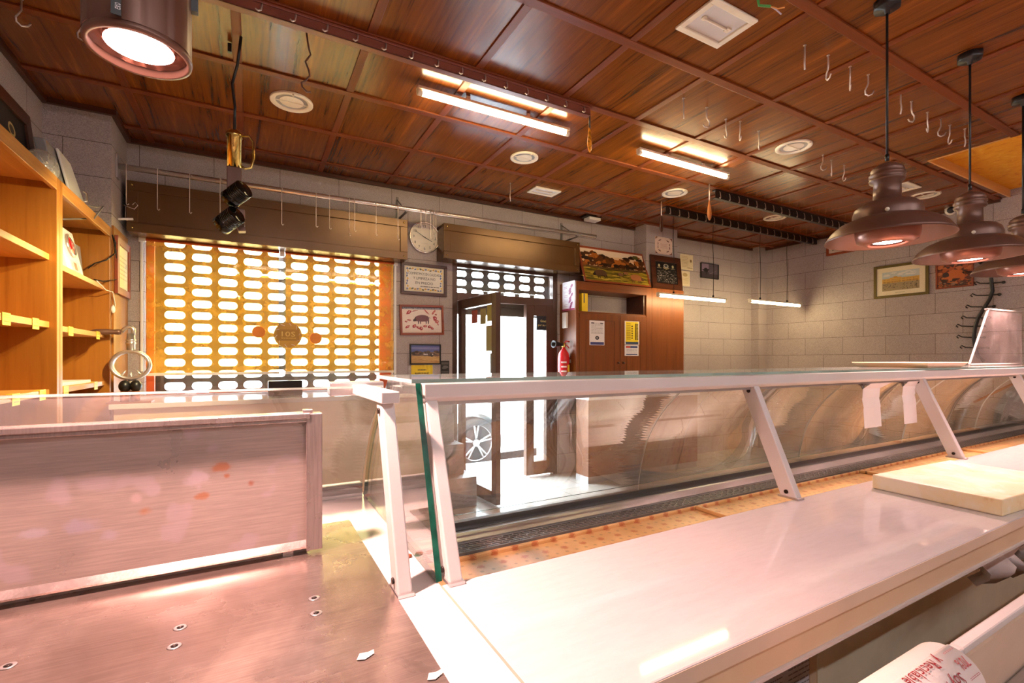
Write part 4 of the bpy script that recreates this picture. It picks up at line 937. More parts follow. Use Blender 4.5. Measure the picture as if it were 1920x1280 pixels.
# chrome bar in front of the shutter boxes
CY = 4.30; cz0, cz1 = 2.715, 2.745
cb = thing('chrome_bar', 'long chrome hanging bar in front of the brown shutter boxes', 'bar', (1.3, CY, 2.73))
xe = at(1117, 443, Y=CY).x
m = MB(); m.tube([(COLX + .002, CY, cz0), (xe, CY, cz1)], .021, 14); m.build('tube', 'chrome', cb)
m = MB(); m.box((COLX, CY - .035, cz0 - .09), (COLX + .012, CY + .035, cz0 + .08)); m.build('wall_plate', 'aluminium', cb, .003)
def zbar(x): return cz0 + (cz1 - cz0) * (x - COLX) / (xe - COLX)
for px in (762, 1083):
    x = at(px, 400, Y=CY).x; m = MB(); z = zbar(x)
    m.box((x - .012, YW - .012, z - .02), (x + .012, YW - .0004, z + .20)); m.box((x - .008, CY - .01, z - .034), (x + .008, YW - .01, z - .021)); m.tube([(x, YW - .012, z + .17), (x, CY + .02, z - .02)], .006, 6); m.build('bracket', 'grey_plastic', cb)
def wire_hook(px, py1, label, hooked=True):
    x = at(px, 370, Y=CY).x; z = zbar(x); zb = at(px, py1, Y=CY - .022).z
    m = MB(); y = CY
    m.tube([(x, y + .024, z - .01), (x, y + .02, z + .016), (x, y, z + .0245), (x, y - .02, z + .016), (x, y - .0245, z), (x, y - .024, z - .04), (x, y - .023, zb + .03), (x, y - .023, zb), (x + .008, y - .023, zb - .008), (x + .015, y - .023, zb + .002)], .0026, 6)
    return tag(m.build('wire_hook', 'hook_metal'), label, 'hook', 'long wire hooks on the chrome bar')
ws = [(238, 382), (296, 392), (356, 398), (413, 405), (528, 420), (592, 424), (617, 428), (654, 440), (664, 432), (704, 440), (745, 448), (788, 424), (797, 420), (806, 446), (812, 444), (816, 448)]
N_ = ['first', 'second', 'third', 'fourth', 'fifth', 'sixth', 'seventh', 'eighth', 'ninth', 'tenth', 'eleventh', 'twelfth', 'thirteenth', 'fourteenth', 'fifteenth', 'last']
for i, (px, py) in enumerate(ws): wire_hook(px, py, '%s wire hook from the left on the chrome bar, %s' % (N_[i], 'before the window shutter box' if i < 11 else 'before the clock'))
x = at(237, 395, Y=CY).x
t = thing('hanging_card', 'small white card on a wire loop hanging at the left end of the chrome bar', 'card', (x, CY - .03, 2.3))
z = at(237, 411, Y=CY - .03).z; zl = at(237, 385, Y=CY - .03).z
m = MB(); m.tube([(x - .01, CY - .03, zl), (x + .05, CY - .03, zl - .02), (x + .07, CY - .03, zl + .01), (x + .055, CY - .03, zl + .03), (x + .04, CY - .03, zl + .01)], .002, 5); m.tube([(x, CY - .03, zl - .006), (x, CY - .03, z)], .0012, 4); m.build('wire_loop', 'hook_metal', t)
m = MB(); m.obox((x - .04, CY - .035, z - .012), (.085, 0, .012), (0, .01, 0), (-.002, 0, .014)); m.build('card', 'white_plastic', t)

# ------------------------------------------------------------------ shelving on the left wall
SX = COLX; UZ = 2.24
for bi, (ya, yb, dwhere) in enumerate(((3.16, 4.158, 'far bay'), (2.18, 3.155, 'near bay'))):
    u = thing('shelf_unit', ('wooden shelf bay against the pillar, holding the grey radio' if bi == 0 else 'wooden shelf bay at the left edge of the photo, nearer the camera'), 'shelf unit', (-1.0, (ya + yb) / 2, 0), 'wooden shelf bays')
    m = MB(); m.box((X0 + .001, ya, 0), (SX, ya + .038, UZ)); m.build('side_panel', 'shelf_wood', u, .002)
    m = MB(); m.box((X0 + .001, yb - .038, 0), (SX, yb, UZ)); m.build('side_panel', 'shelf_wood', u, .002)
    m = MB(); m.box((X0 + .001, ya + .038, 0), (X0 + .015, yb - .038, UZ)); m.build('back_panel', 'shelf_wood', u)
    m = MB(); m.box((X0 + .015, ya + .038, UZ - .03), (SX - .02, yb - .038, UZ)); m.build('top_panel', 'shelf_wood_y_lit', u)
    m = MB(); m.box((SX - .02, ya + .038, UZ - .062), (SX, yb - .038, UZ + .001)); m.build('fascia', 'shelf_wood_y_lit', u, .002)
    for z in ((1.84, 1.52, 1.20) if bi == 0 else (1.86, 1.53, 1.20)):
        m = MB(); m.box((X0 + .015, ya + .038, z - .03), (SX - .028, yb - .038, z)); m.build('shelf', 'shelf_wood_y_lit', u, .002)
    m = MB(); m.box((X0 + .015, ya + .038, .08), (SX - .02, yb - .038, .85)); m.build('cupboard_front', 'shelf_wood', u)
# price tags clipped over the shelf edges
def price_tag(px, py, z, label):
    c = at(px, py, X=SX - .026); t = thing('price_tag', label, 'price tag', (SX - .027, c.y, z), 'yellow price tags on the shelf edges')
    o = V((SX - .0262, c.y + .032, z - .044)); pr = Print(o + V((.0014, 0, 0)), V((0, 1, 0)), ZU, .075, .05, (248, 222, 80))
    pr.o = V((SX - .0255, c.y - .037, z - .046)); pr.m = MB(); pr.m.c = rgb(248, 222, 80); pr.m.obox(pr.o, pr.r * .075, pr.u * .05, pr.n * -.0012)
    pr.lines(.1, .9, .55, .9, 2, (200, 168, 40)); pr.lines(.15, .85, .15, .45, 1, (190, 150, 40)); pr.build('card', t)
    m = MB(); m.box((SX - .05, c.y - .03, z + .0002), (SX - .026, c.y + .03, z + .002)); m.build('clip', 'yellow_tag', t)
for px, py, z, lb in ((12, 582, 1.53, 'leftmost yellow price tag on the middle shelf of the near bay'), (67, 590, 1.53, 'right hand yellow price tag on the middle shelf of the near bay'), (133, 606, 1.52, 'yellow price tag left on the far bay shelf under the radio shelf'), (184, 614, 1.52, 'yellow price tag right on the far bay shelf under the radio shelf'),
        (30, 745, 1.20, 'yellow price tag seen through the counter glass, farther left'), (80, 738, 1.20, 'yellow price tag seen through the counter glass, nearer the upright'), (124, 725, 1.20, 'yellow price tag left on the lowest far bay shelf'), (180, 720, 1.20, 'yellow price tag right on the lowest far bay shelf, by the papers')): price_tag(px, py, z, lb)
t = thing('paper_pad', 'stack of white papers lying on the lowest shelf of the far bay', 'papers', (-.98, 3.65, 1.20))
m = MB(); m.obox((-.90, 3.34, 1.2005), (.02, .56, 0), (-.2, .01, 0), (0, 0, .018)); m.build('sheets', 'paper', t)
# radio on the second shelf
rz_ = 1.84; ry_ = 3.63
ra = thing('radio', 'upright grey radio with a red round dial, on the far bay shelf', 'radio', (-.98, ry_, rz_))
tl = -.04
m = MB(); m.prism([(-.88, 3.5, rz_), (-.97, 3.5, rz_), (-1.01, 3.5, rz_ + .26), (-.935, 3.5, rz_ + .26)], (0, .27, 0)); m.build('body', 'white_plastic', ra, .006)
nr = V((1, 0, .21)).normalized(); upv = V((-.055, 0, .26)).normalized(); o_ = V((-.88, 3.5, rz_)) + nr * .002
def rp(a, b): return o_ + V((0, a + .04, 0)) + upv * b
m = MB(); m.lathe([(.068, 0), (.068, .006), (.058, .012), (.054, .008)], rp(.095, .165), nr, 32, cap=False); m.build('dial_ring', 'chrome', ra)
m = MB(); m.lathe([(.055, .004), (.03, .009), (0, .01)], rp(.095, .165), nr, 28, cap=False); m.build('dial', 'red_paint', ra)
pr = Print(rp(.075, .142) + nr * .012, V((0, 1, 0)), upv, .04, .045, (190, 30, 34)); pr.text('C', .5, .5, .7, (240, 220, 216)); pr.build('lettering', ra)
pr = Print(rp(.02, .015) + nr * .001, V((0, 1, 0)), upv, .15, .06, (222, 216, 206)); pr.rect(.32, .1, .68, .85, (150, 110, 80)); pr.rect(.05, .3, .25, .7, (200, 190, 180)); pr.rect(.75, .3, .95, .7, (200, 190, 180)); pr.build('control_panel', ra)
for y0, y1, nm in ((3.30, 3.48, 'left'), (3.80, 4.05, 'right')):
    m = MB(); m.prism([(-.925 - .02 * (nm == 'right'), y0, rz_ + .0005), (-1.02, y0, rz_ + .0005), (-1.05, y0, rz_ + .235), (-.965, y0, rz_ + .235)], (0, y1 - y0, 0)); t = tag(m.build('loudspeaker', 'grey_box', None, .006), 'grey loudspeaker box standing on the %s of the radio' % ('left' if nm == 'left' else 'right'), 'loudspeaker')
m = MB(); m.tube([(-1.0, 3.5, rz_ + .27), (-.95, 3.6, rz_ + .3), (-.83, 3.75, rz_ + .36), (-.80, 3.82, rz_ + .46), (-.82, 3.74, UZ + .03), (-.87, 3.66, UZ + .012)], .005, 6); tag(m.build('grey_cable', 'grey_plastic'), 'grey cable looping from behind the radio over the top shelf edge', 'cable')
m = MB(); m.tube([(-.93, 4.06, rz_ + .10), (-.90, 4.08, rz_ + .14), (-.82, 3.98, rz_ + .15), (-.80, 4.1, rz_ + .22), (-.805, 4.15, rz_ + .30), (-.81, 4.08, rz_ + .34), (-.808, 4.17, rz_ + .25), (-.80, 4.2, rz_ + .06), (-.85, 4.05, rz_ + .02), (-.90, 4.06, rz_ + .03)], .004, 6); tag(m.build('black_cable', 'black_plastic'), 'black cable looping from the right loudspeaker round the panel edge', 'cable')
t = thing('white_cord', 'thin white cord with an inline switch hanging down the shelf side panel', 'cord', (-.82, 4.1, 1.6))
z1 = at(212, 580, X=-.812).z; y1 = at(212, 580, X=-.812).y
m = MB(); m.tube([(-.85, 3.9, 1.842), (-.83, 4.02, 1.80), (-.814, y1, 1.80), (-.813, y1 + .06, 1.72), (-.812, y1 + .03, 1.68), (-.812, y1, z1 + .03)], .003, 6); m.build('cord', 'plug_white', t)
m = MB(); m.ball((-.812, y1, z1), .016, 10, 8, .8, 1, 1.6); m.build('plug', 'plug_white', t)
# on top of the shelving
t = framed('certificate_board', 'black board of gold coats of arms in a wide dark frame, leaning above the shelves', 'framed board', V((-1.04, 2.52, UZ + .002)), (0, 1, 0), (-.05, 0, .45), 1.08, .45, 'dark_frame_wood', .075,
    lambda p: ([p.ell(x, .66, .045, .12, (196, 170, 110), 16) for x in (.2, .8)], [p.ell(x, .66, .03, .08, (60, 52, 40), 12) for x in (.2, .8)], p.ell(.5, .68, .06, .18, (190, 176, 130)), p.ell(.5, .70, .04, .12, (110, 104, 84)), [p.rect(.5 + s * .05, .45, .5 + s * .12, .50, (200, 170, 100)) for s in (-2, -1, .6, 1.4)], [p.lines(.06 + .3 * k, .34 + .3 * k, .06, .38, 5, (150, 140, 124)) for k in range(3)]), (34, 32, 28))
bgx = thing('twine_bag', 'clear bag of pale dried stalks on top of the shelves', 'bag', (-.9, 3.18, UZ))
m = MB(); m.ball((-.92, 3.24, UZ + .08), .08, 14, 10, .8, 1.2, 1.); m.build('bag', 'bag_film', bgx)
m = MB()
for k in range(26):
    a = random.uniform(0, 2 * PI); b = random.uniform(0, 2 * PI); c = V((-.92, 3.24, UZ + .06)); m.tube([c + V((.045 * math.cos(a), .06 * math.sin(a), random.uniform(-.045, .05))), c + V((.045 * math.cos(b), .06 * math.sin(b), random.uniform(-.045, .06)))], .0018, 4)
m.tube([(-.9, 3.24, UZ + .07), (-.895, 3.25, UZ + .15)], .002, 4); m.build('stalks', 'lamp_white', bgx)['kind'] = 'stuff'
bx = thing('metal_case', 'flat silver case standing on its edge on top of the shelves', 'case', (-.98, 3.55, UZ))
m = MB(); m.prism([(-.91, 3.46, UZ + .0015), (-.91, 3.93, UZ + .0015), (-.97, 3.78, UZ + .30), (-.97, 3.46, UZ + .30)], (-.05, 0, .0)); m.build('case_body', 'grey_box', bx, .006)
m = MB(); m.prism([(-.905, 3.62, UZ + .01), (-.905, 3.92, UZ + .01), (-.96, 3.79, UZ + .28), (-.962, 3.58, UZ + .295)], (.012, 0, .004)); m.build('lid', 'white_plastic', bx, .004)
m = MB(); m.tube([(-.895, 3.82, UZ + .07), (-.882, 3.83, UZ + .08), (-.886, 3.845, UZ + .13), (-.903, 3.84, UZ + .14)], .006, 6); m.build('latch', 'chrome', bx)
# framed certificate on the pillar side, above the ham clamp
o0, w0, h0 = wallrect(206, 412, 243, 545, X=COLX + .013)
q = [at(208, 420, X=-.815), at(208, 525, X=-.815), at(240, 462, X=-.815), at(240, 546, X=-.815)]
framed('framed_certificate', 'cream certificate in a wooden frame on the side of the pillar by the window', 'framed certificate', (COLX + .013, 4.175, 1.80), (0, 1, 0), ZU, .40, .40, 'red_frame_wood', .05, lambda p: (p.lines(.12, .88, .2, .8, 6, (206, 190, 130)), p.ell(.8, .6, .05, .05, (190, 170, 120))), (232, 222, 176))
# ham clamp standing by the window
hz = 1.06
wc = thing('window_counter', 'white topped counter under the amber shop window', 'counter', (.1, 4.3, 0))
m = MB(); m.box((COLX + .02, 3.98, 1.015), (1.0, YW, 1.05)); m.build('counter_top', 'white_top', wc, .004); m = MB(); m.box((COLX + .04, 4.02, 0), (.98, YW, 1.015)); m.build('counter_front', 'cream_laminate', wc)
hc_ = at(243, 672, Y=4.02)
hs = thing('ham_clamp', 'metal ham clamp with a ring and wooden handled screw, standing by the window', 'ham holder', (hc_.x, 4.06, 1.05))
hx_, hy_ = hc_.x, 4.06; rc = at(245, 684, Y=hy_); rad = .092
m = MB(); ringp = [(hx_ + rad * 1.12 * math.cos(2 * PI * k / 28), hy_, rc.z + rad * math.sin(2 * PI * k / 28)) for k in range(28)]; 
for off in (-.015, 0, .015): m.tube([(x, hy_ + off, z) for x, y, z in ringp], .012, 8, closed=True)
m.build('ring', 'aluminium', hs)
m = MB(); m.lathe([(.024, 0), (.024, .05), (.028, .052), (.028, .06), (.024, .062), (.024, .07), (.028, .072), (.028, .08), (.024, .082), (.022, .12)], (hx_, hy_, rc.z + rad), n=20); m.build('screw_collar', 'aluminium', hs)
zt_ = rc.z + rad + .12
m = MB(); m.tube([(hx_ + .012, hy_, zt_ - .01), (hx_ + .014, hy_, zt_ + .03), (hx_ - .004, hy_, zt_ + .048), (hx_ - .03, hy_, zt_ + .036), (hx_ - .05, hy_, zt_ + .012)], .013, 10); m.build('crank', 'aluminium', hs)
m = MB(); m.lathe([(.017, 0), (.019, .02), (.016, .04), (.020, .08), (.018, .13), (.006, .165), (0, .17)], (hx_ - .05, hy_, zt_ + .01), (-1, -.15, -.02), 16); m.build('handle', 'bronze_paint', hs)
m = MB()
for a in (-2.2, -.9, -1.57): m.tube([(hx_ + rad * math.cos(a), hy_, rc.z + rad * math.sin(a)), (hx_ + rad * .5 * math.cos(a), hy_, rc.z + rad * .5 * math.sin(a))], [.008, .003], 6)
m.build('spike', 'aluminium', hs)
m = MB(); m.tube([(hx_, hy_, 1.06), (hx_, hy_, rc.z - rad)], .014, 10); m.build('stem', 'hook_metal', hs)
for s in (-1, 1):
    m = MB(); m.ball((hx_ + s * .03, hy_ - .02, rc.z - rad - .05), .034, 12, 10, 1, 1, 1.2); k_ = m.build('knob', 'black_plastic', hs); m = MB(); m.tube([(hx_ + s * .03, hy_ - .02, rc.z - rad - .085), (hx_ + s * .03, hy_ - .02, 1.062)], .024, 10); m.build('leg', 'rust', hs)
m = MB(); m.box((hx_ - .12, hy_ - .07, 1.0502), (hx_ + .12, hy_ + .07, 1.062)); m.build('base_plate', 'cabinet_wood_x', hs)
m = MB(); c = at(536, 730, Y=4.3); m.box((c.x - .13, 4.24, 1.0505), (c.x + .12, 4.36, 1.17)); tag(m.build('dark_box', 'screw_dark', None, .005), 'small dark box on the counter below the gap between the amber blinds', 'box')
# stepped bench between window counter and door
sb = thing('stepped_bench', 'dark wood bench with three steps, between the window counter and the door', 'stepped bench', (1.4, 4.3, 0))
for (a, y, z0, z1, nm) in ((1.82, 3.97, .0, .27, 'lower_step'), (1.77, 4.15, .27, .545, 'middle_step'), (1.73, 4.30, .545, .82, 'upper_step')):
    m = MB(); m.box((1.01, y, z0), (a, YW - .001, z1)); m.build(nm, 'bench_wood', sb, .003)
# ------------------------------------------------------------------ wall of pictures between window and door
cc = at(796, 445, Y=YW - .02); ck = thing('wall_clock', 'round white wall clock with a silver rim, showing ten to four', 'clock', (cc.x, YW, cc.z)); cr_ = .158
c = V((cc.x, YW - .001, cc.z))
MB().lathe([(cr_, 0), (cr_, .03), (cr_ - .006, .038), (cr_ - .014, .03), (cr_ - .014, .02)], c, (0, -1, 0), 48, cap=False).build('rim', 'chrome', ck)
MB().lathe([(cr_ - .012, .02), (0, .02)], c, (0, -1, 0), 40, cap=False).build('dial', 'lamp_white', ck)
pr = Print(c + V((-.14, -.0205, -.14)), XR, ZU, .28, .28); pr.m = MB()
for k in range(1, 13):
    a = PI / 2 - 2 * PI * k / 12; pr.text(str(k), .5 + .40 * math.cos(a), .5 + .40 * math.sin(a), .095, (40, 34, 30))
pr.rect(.36, .28, .64, .285, (190, 176, 150)); pr.build('lettering', ck)
m = MB()
for ang, ln, wd in ((PI / 2 - 2 * PI * 3.83 / 12, .085, .008), (PI / 2 - 2 * PI * 50 / 60, .115, .006)):
    d = V((math.cos(ang), 0, math.sin(ang))); s = V((-d.z, 0, d.x)) * wd / 2; b = c + V((0, -.024, 0)); m.prism([b - d * .02 - s, b + d * ln - s * .5, b + d * ln + s * .5, b - d * .02 + s], (0, -.001, 0))
m.build('hands', 'black_plastic', ck)
def wallframe(name, label, cat, box, fmat, fw, draw, bg, tilt=0., Y=YW, X=None, depth=.022, fwd=.001):
    if X is None:
        o, w_, h_ = wallrect(*box, Y=Y - depth); o.y = Y - fwd; r = V((math.cos(tilt), 0, math.sin(tilt))); u = V((-math.sin(tilt), 0, math.cos(tilt)))
    else:
        o, w_, h_ = wallrect(*box, X=X - depth); o.x = X - fwd; r = V((0, -math.cos(tilt), math.sin(tilt))); u = V((0, math.sin(tilt), math.cos(tilt)))
    return framed(name, label, cat, o, r, u, w_, h_, fmat, fw, draw, bg, depth)
def plaque(p):
    p.rect(.03, .04, .97, .96, (226, 206, 150)); p.rect(.045, .065, .955, .935, (236, 230, 222))
    for s in (0, 1):
        for k in range(9):
            y = .1 + .1 * k; x = .075 if s == 0 else .925; p.ell(x + .012 * math.sin(k * 2), y, .022, .045, [(120, 130, 170), (220, 180, 90), (90, 110, 150)][k % 3], 8, .3)
    for k in range(12):
        for y in (.11, .89): p.ell(.14 + .065 * k, y + .015 * math.sin(k * 2.2), .034, .032, [(222, 182, 84), (90, 88, 54), (200, 150, 60), (110, 120, 150)][(k + (y > .5)) % 4], 9, .3, .3 * math.sin(k))
    p.text('COMPETIMOS EN CALIDAD', .5, .72, .105, (40, 32, 36), .80); p.text('Y LIMPIEZA NO', .5, .54, .105, (40, 32, 36), .56); p.text('EN PRECIO', .5, .36, .105, (40, 32, 36), .44); p.lines(.40, .88, .20, .245, 1, (70, 60, 60), .6)
wallframe('motto_plaque', 'ceramic tile plaque with a Spanish motto in a dark frame, below the clock', 'plaque', (752, 494, 838, 553), 'dark_frame_wood', .032, plaque, (222, 214, 200), -.01)
def pig(p, cx, cy, s, body, dark, flip=1, legs=True):
    a = p.h / p.w if False else 1
    def X(x): return cx + x * s * flip
    def Yy(y): return cy + y * s * p.w / p.h
    if legs:
        for x in (-.22, -.12, .17, .28): p.poly([(X(x), Yy(-.06)), (X(x + .07), Yy(-.06)), (X(x + .05), Yy(-.26)), (X(x + .015), Yy(-.26))], dark)
    p.poly([(X(x), Yy(y)) for x, y in ((-.46, -.06), (-.38, .02), (-.32, .10), (-.2, .16), (-.02, .19), (.16, .18), (.30, .13), (.36, .04), (.34, -.08), (.2, -.13), (-.02, -.14), (-.18, -.12), (-.28, -.12), (-.36, -.12), (-.44, -.13))], body)
    p.poly([(X(x), Yy(y)) for x, y in ((-.46, -.06), (-.38, .02), (-.33, .04), (-.29, -.04), (-.3, -.12), (-.44, -.13))], dark)
    p.poly([(X(x), Yy(y)) for x, y in ((-.34, .10), (-.28, .06), (-.37, .0))], dark); p.line(X(.35), Yy(.08), X(.43), Yy(.02), .004, dark)
def cuts(p):
    p.rect(0, .92, 1, 1, (96, 92, 110)); p.text('Lo mejor del cerdo iberico es todo', .5, .96, .05, (226, 222, 226), .92)
    pig(p, .50, .55, .50, (120, 76, 84), (70, 48, 58))
    rr_ = random.Random(4)
    for x, y, w_, h_, ro in ((.17, .80, .07, .06, .5), (.33, .86, .08, .02, .2), (.62, .82, .09, .02, -.8), (.80, .80, .07, .04, .9), (.86, .72, .03, .03, 0), (.10, .44, .03, .04, 0), (.17, .50, .06, .03, 0), (.13, .24, .06, .05, .6), (.30, .26, .06, .06, .3), (.40, .20, .07, .05, -.4), (.47, .17, .04, .09, .2), (.57, .26, .05, .05, 0), (.68, .24, .04, .06, .5), (.74, .18, .03, .08, .8), (.83, .56, .05, .1, .4), (.88, .45, .05, .07, -.5), (.90, .36, .015, .07, .4)):
        p.ell(x, y, w_, h_, (rr_.choice([(176, 60, 74), (160, 50, 60), (190, 96, 96)])), 9, .25, ro); p.ell(x + .01, y + .01, w_ * .4, h_ * .4, (226, 170, 160), 7, .2, ro)
wallframe('pork_cuts_poster', 'framed poster of a pig ringed by cuts of meat, hung slightly crooked', 'picture', (751, 573, 833, 629), 'red_frame_wood', .022, cuts, (240, 224, 214), .03)
def land(p):
    p.rect(0, .62, 1, 1, (96, 104, 160)); p.rect(0, .78, 1, .9, (130, 130, 180)); p.rect(0, 0, 1, .4, (206, 164, 100))
    for k in range(40): p.ell(random.random(), .5 + random.uniform(-.08, .16), .06, .05, random.choice([(70, 64, 50), (104, 84, 70), (90, 70, 60), (120, 96, 84)]), 8, .3)
    for x in (.45, .5, .55, .75): p.ell(x, .5, .022, .04, (226, 220, 214), 8, .2)
    for k in range(20): p.ell(random.random(), random.uniform(.05, .35), .08, .02, random.choice([(190, 140, 80), (220, 180, 120)]), 8, .2)
wallframe('landscape_photo', 'small framed photograph of animals in a dry field, under the pork poster', 'picture', (769, 645, 827, 683), 'black_plastic', .012, land, (150, 120, 90))
def flat(name, label, cat, box, bg, draw, Y=YW, X=None, tilt=0.):
    if X is None:
        o, w_, h_ = wallrect(*box, Y=Y); o.y = Y - .0035; r = V((math.cos(tilt), 0, math.sin(tilt))); u = V((-math.sin(tilt), 0, math.cos(tilt)))
    else:
        o, w_, h_ = wallrect(*box, X=X); r = V((0, -1, 0)); u = ZU; o.x = X - .0035
    pr = Print(o, r, u, w_, h_, bg); draw(pr); ob = pr.build(name); return tag(ob, label, cat)
flat('yellow_sign', 'bright yellow card sign just below the small field photograph', 'sign', (771, 684, 811, 712), (246, 208, 36), lambda p: (p.lines(.3, .7, .60, .74, 1, (110, 86, 30), .5), p.lines(.16, .84, .38, .52, 1, (110, 86, 30), .5)))
flat('black_card', 'small black and grey card on the wall, left of the entrance door frame', 'card', (826, 676, 842, 704), (46, 42, 38), lambda p: (p.ell(.5, .55, .36, .14, (110, 104, 96), 9, .3), p.lines(.1, .9, .1, .3, 3, (130, 124, 116)), p.rect(.1, .75, .9, .9, (96, 90, 80))))

# ------------------------------------------------------------------ cabinet right of the door
UY, UX0, UX1, UZ0, UZ1 = 4.30, 3.19, 4.345, .94, 2.22
uc = thing('wall_cabinet', 'tall wooden cabinet with an open niche and two doors, right of the entrance', 'cabinet', ((UX0 + UX1) / 2, UY, UZ0))
NZ0, NZ1 = 1.885, 2.125; nx1 = at(1212, 560, Y=UY).x
m = MB(); m.box((UX0, UY, UZ0), (UX0 + .04, YW - .001, UZ1)); m.build('side_panel', 'cabinet_wood', uc, .002)
m = MB(); m.box((nx1, UY, UZ0), (UX1, YW - .001, UZ1)); m.build('side_panel', 'cabinet_wood', uc, .002)
m = MB(); m.box((UX0 + .04, UY, NZ1), (nx1, YW - .001, UZ1)); m.build('top_panel', 'cabinet_wood_x', uc, .002)
m = MB(); m.box((UX0 + .04, UY + .01, NZ0 - .02), (nx1, YW - .001, NZ0)); m.build('niche_shelf', 'cabinet_wood_x', uc)
xd = at(1183, 560, Y=UY + .15).x
m = MB(); m.box((nx1 - .03, UY + .02, NZ0), (nx1, YW - .001, NZ1)); m.build('niche_divider', 'dark_frame_wood', uc)
xm = at(1163, 620, Y=UY).x
for a, b, kx in ((UX0 + .045, xm - .002, xm - .04), (xm + .002, nx1 - .004, xm + .04)):
    m = MB(); m.box((a, UY - .002, UZ0), (b, UY + .018, NZ0 - .022)); dd = m.build('door', 'cabinet_wood', uc, .002)
    m = MB(); f = .09; z0, z1 = UZ0 + .08, NZ0 - .10
    for p, q in (((a + f, z0), (b - f, z0 + .004)), ((a + f, z1), (b - f, z1 + .004)), ((a + f, z0), (a + f + .004, z1)), ((b - f - .004, z0), (b - f, z1))): m.box((p[0], UY - .0035, p[1]), (q[0], UY - .0021, q[1]))
    m.build('panel_groove', 'dark_frame_wood', dd)
    m = MB(); m.lathe([(.008, 0), (.008, .012), (.014, .018), (.012, .026), (0, .028)], (kx, UY - .0021, 1.30), (0, -1, 0), 14); m.build('door_knob', 'dark_frame_wood', dd)
m = MB(); m.box((4.347, UY, 0), (4.905, 4.399, 2.225)); tag(m.build('wood_panel', 'cabinet_wood', None, .002), 'plain wooden panel facing the pillar, right of the niche cabinet', 'panel')
bc = thing('base_cabinet', 'low wooden cabinet with a white top, seen through the display case glass', 'cabinet', (3.8, 4.2, 0))
m = MB(); m.box((UX0, 4.08, .07), (4.9, UY - .001, .90)); m.build('body', 'cabinet_wood_x', bc, .002); m = MB(); m.box((UX0 - .01, 4.06, .90), (4.92, UY - .001, .935)); m.build('top', 'white_top', bc, .003)
m = MB(); m.box((UX0 + .01, 4.10, 0), (4.9, UY - .001, .07)); m.box((UX0 - .004, 4.08, 0), (UX0, UY - .001, .07)); m.build('plinth', 'aluminium', bc)
o, w_, h_ = wallrect(1089, 552, 1106, 583, Y=4.36)
fo = thing('yellow_folder', 'yellow box file standing in the cabinet niche', 'box file', (o.x + .04, 4.36, NZ0)); m = MB(); m.box((o.x, 4.34, NZ0 + .0005), (o.x + .085, 4.56, NZ1 - .03)); m.build('file_body', 'yellow_card', fo, .003)
m = MB(); m.box((o.x + .025, 4.338, NZ0 + .10), (o.x + .04, 4.3402, NZ1 - .035)); m.build('spine_label', 'grey_plastic', fo)
flat('door_paper', 'white printed notice on the left cabinet door', 'notice', (1105, 601, 1133, 647), (236, 228, 228), lambda p: (p.lines(.1, .9, .45, .93, 9, (150, 142, 144), .28), p.ell(.5, .3, .13, .08, (40, 36, 44), 16), p.ell(.5, .3, .07, .045, (150, 140, 140), 12), p.rect(.05, .02, .95, .13, (70, 74, 130)), p.rect(.1, .88, .3, .92, (60, 60, 70)), p.rect(.7, .88, .9, .92, (60, 60, 70))), Y=UY - .003)
flat('yellow_notice', 'yellow printed notice on the right cabinet door', 'notice', (1171, 602, 1198, 646), (238, 230, 224), lambda p: (p.rect(.06, .12, .94, .97, (244, 216, 40)), p.rect(.06, .02, .94, .12, (50, 70, 100)), p.lines(.12, .40, .2, .92, 10, (170, 140, 30), .5), [p.ell(.5, .28 + .1 * k, .05, .03, (60, 50, 40), 8, .2) for k in range(6)], p.rect(.72, .2, .78, .9, (60, 50, 30)), p.lines(.8, .92, .2, .9, 12, (50, 44, 30), .6)), Y=UY - .003)
flat('small_notice', 'small white notice with a red stripe below the yellow one', 'notice', (1171, 647, 1197, 667), (232, 228, 230), lambda p: (p.rect(.08, .75, .4, .92, (196, 60, 50)), p.rect(.4, .75, .92, .92, (50, 66, 120)), p.lines(.12, .88, .3, .66, 3, (150, 146, 160), .3), p.rect(.1, .1, .9, .18, (50, 66, 120))), Y=UY - .003)
# side of the cabinet
sp_ = at(1057, 527, X=UX0); sq = at(1077, 580, X=UX0)
o = V((UX0 - .0035, 4.56, 1.90)); pr = Print(o, V((0, -1, 0)), ZU, .24, .33, (236, 226, 236))
for k, (x, y) in enumerate(((.25, .8), (.3, .5), (.3, .18))): pr.ell(x, y, .20, .13, (248, 244, 250), 14); pr.lines(x - .15, x + .15, y - .05, y + .05, 2, (200, 140, 180))
for k in range(8): pr.ell(.68 + .08 * math.sin(k * 2), .12 + .1 * k, .12, .05, (146, 40, 96), 9, .3, .8)
pr.rect(0, 0, 1, .06, (170, 50, 90)); tag(pr.build('purple_poster'), 'white and purple poster on the narrow side of the cabinet, by the door', 'poster')
m = MB(); m.box((UX0 - .03, 4.45, 1.70), (UX0 - .0005, 4.53, 1.88)); tag(m.build('switch_box', 'white_plastic', None, .004), 'small white box on the cabinet side below the purple poster', 'box')
ex = at(1061, 660, Y=4.42); exx, exy, exz = 3.105, 4.42, 1.02
fe_ = thing('fire_extinguisher', 'red fire extinguisher with a black horn on the cabinet side, by the door', 'fire extinguisher', (exx, exy, exz))
MB().lathe([(.06, 0), (.066, .015), (.066, .34), (.058, .39), (.03, .43), (.02, .44), (.02, .46)], (exx, exy, exz), n=32).build('cylinder', 'red_paint', fe_)
m = MB(); m.lathe([(.02, .455), (.024, .47), (.024, .50), (.012, .51)], (exx, exy, exz), n=16); m.build('valve', 'brass', fe_)
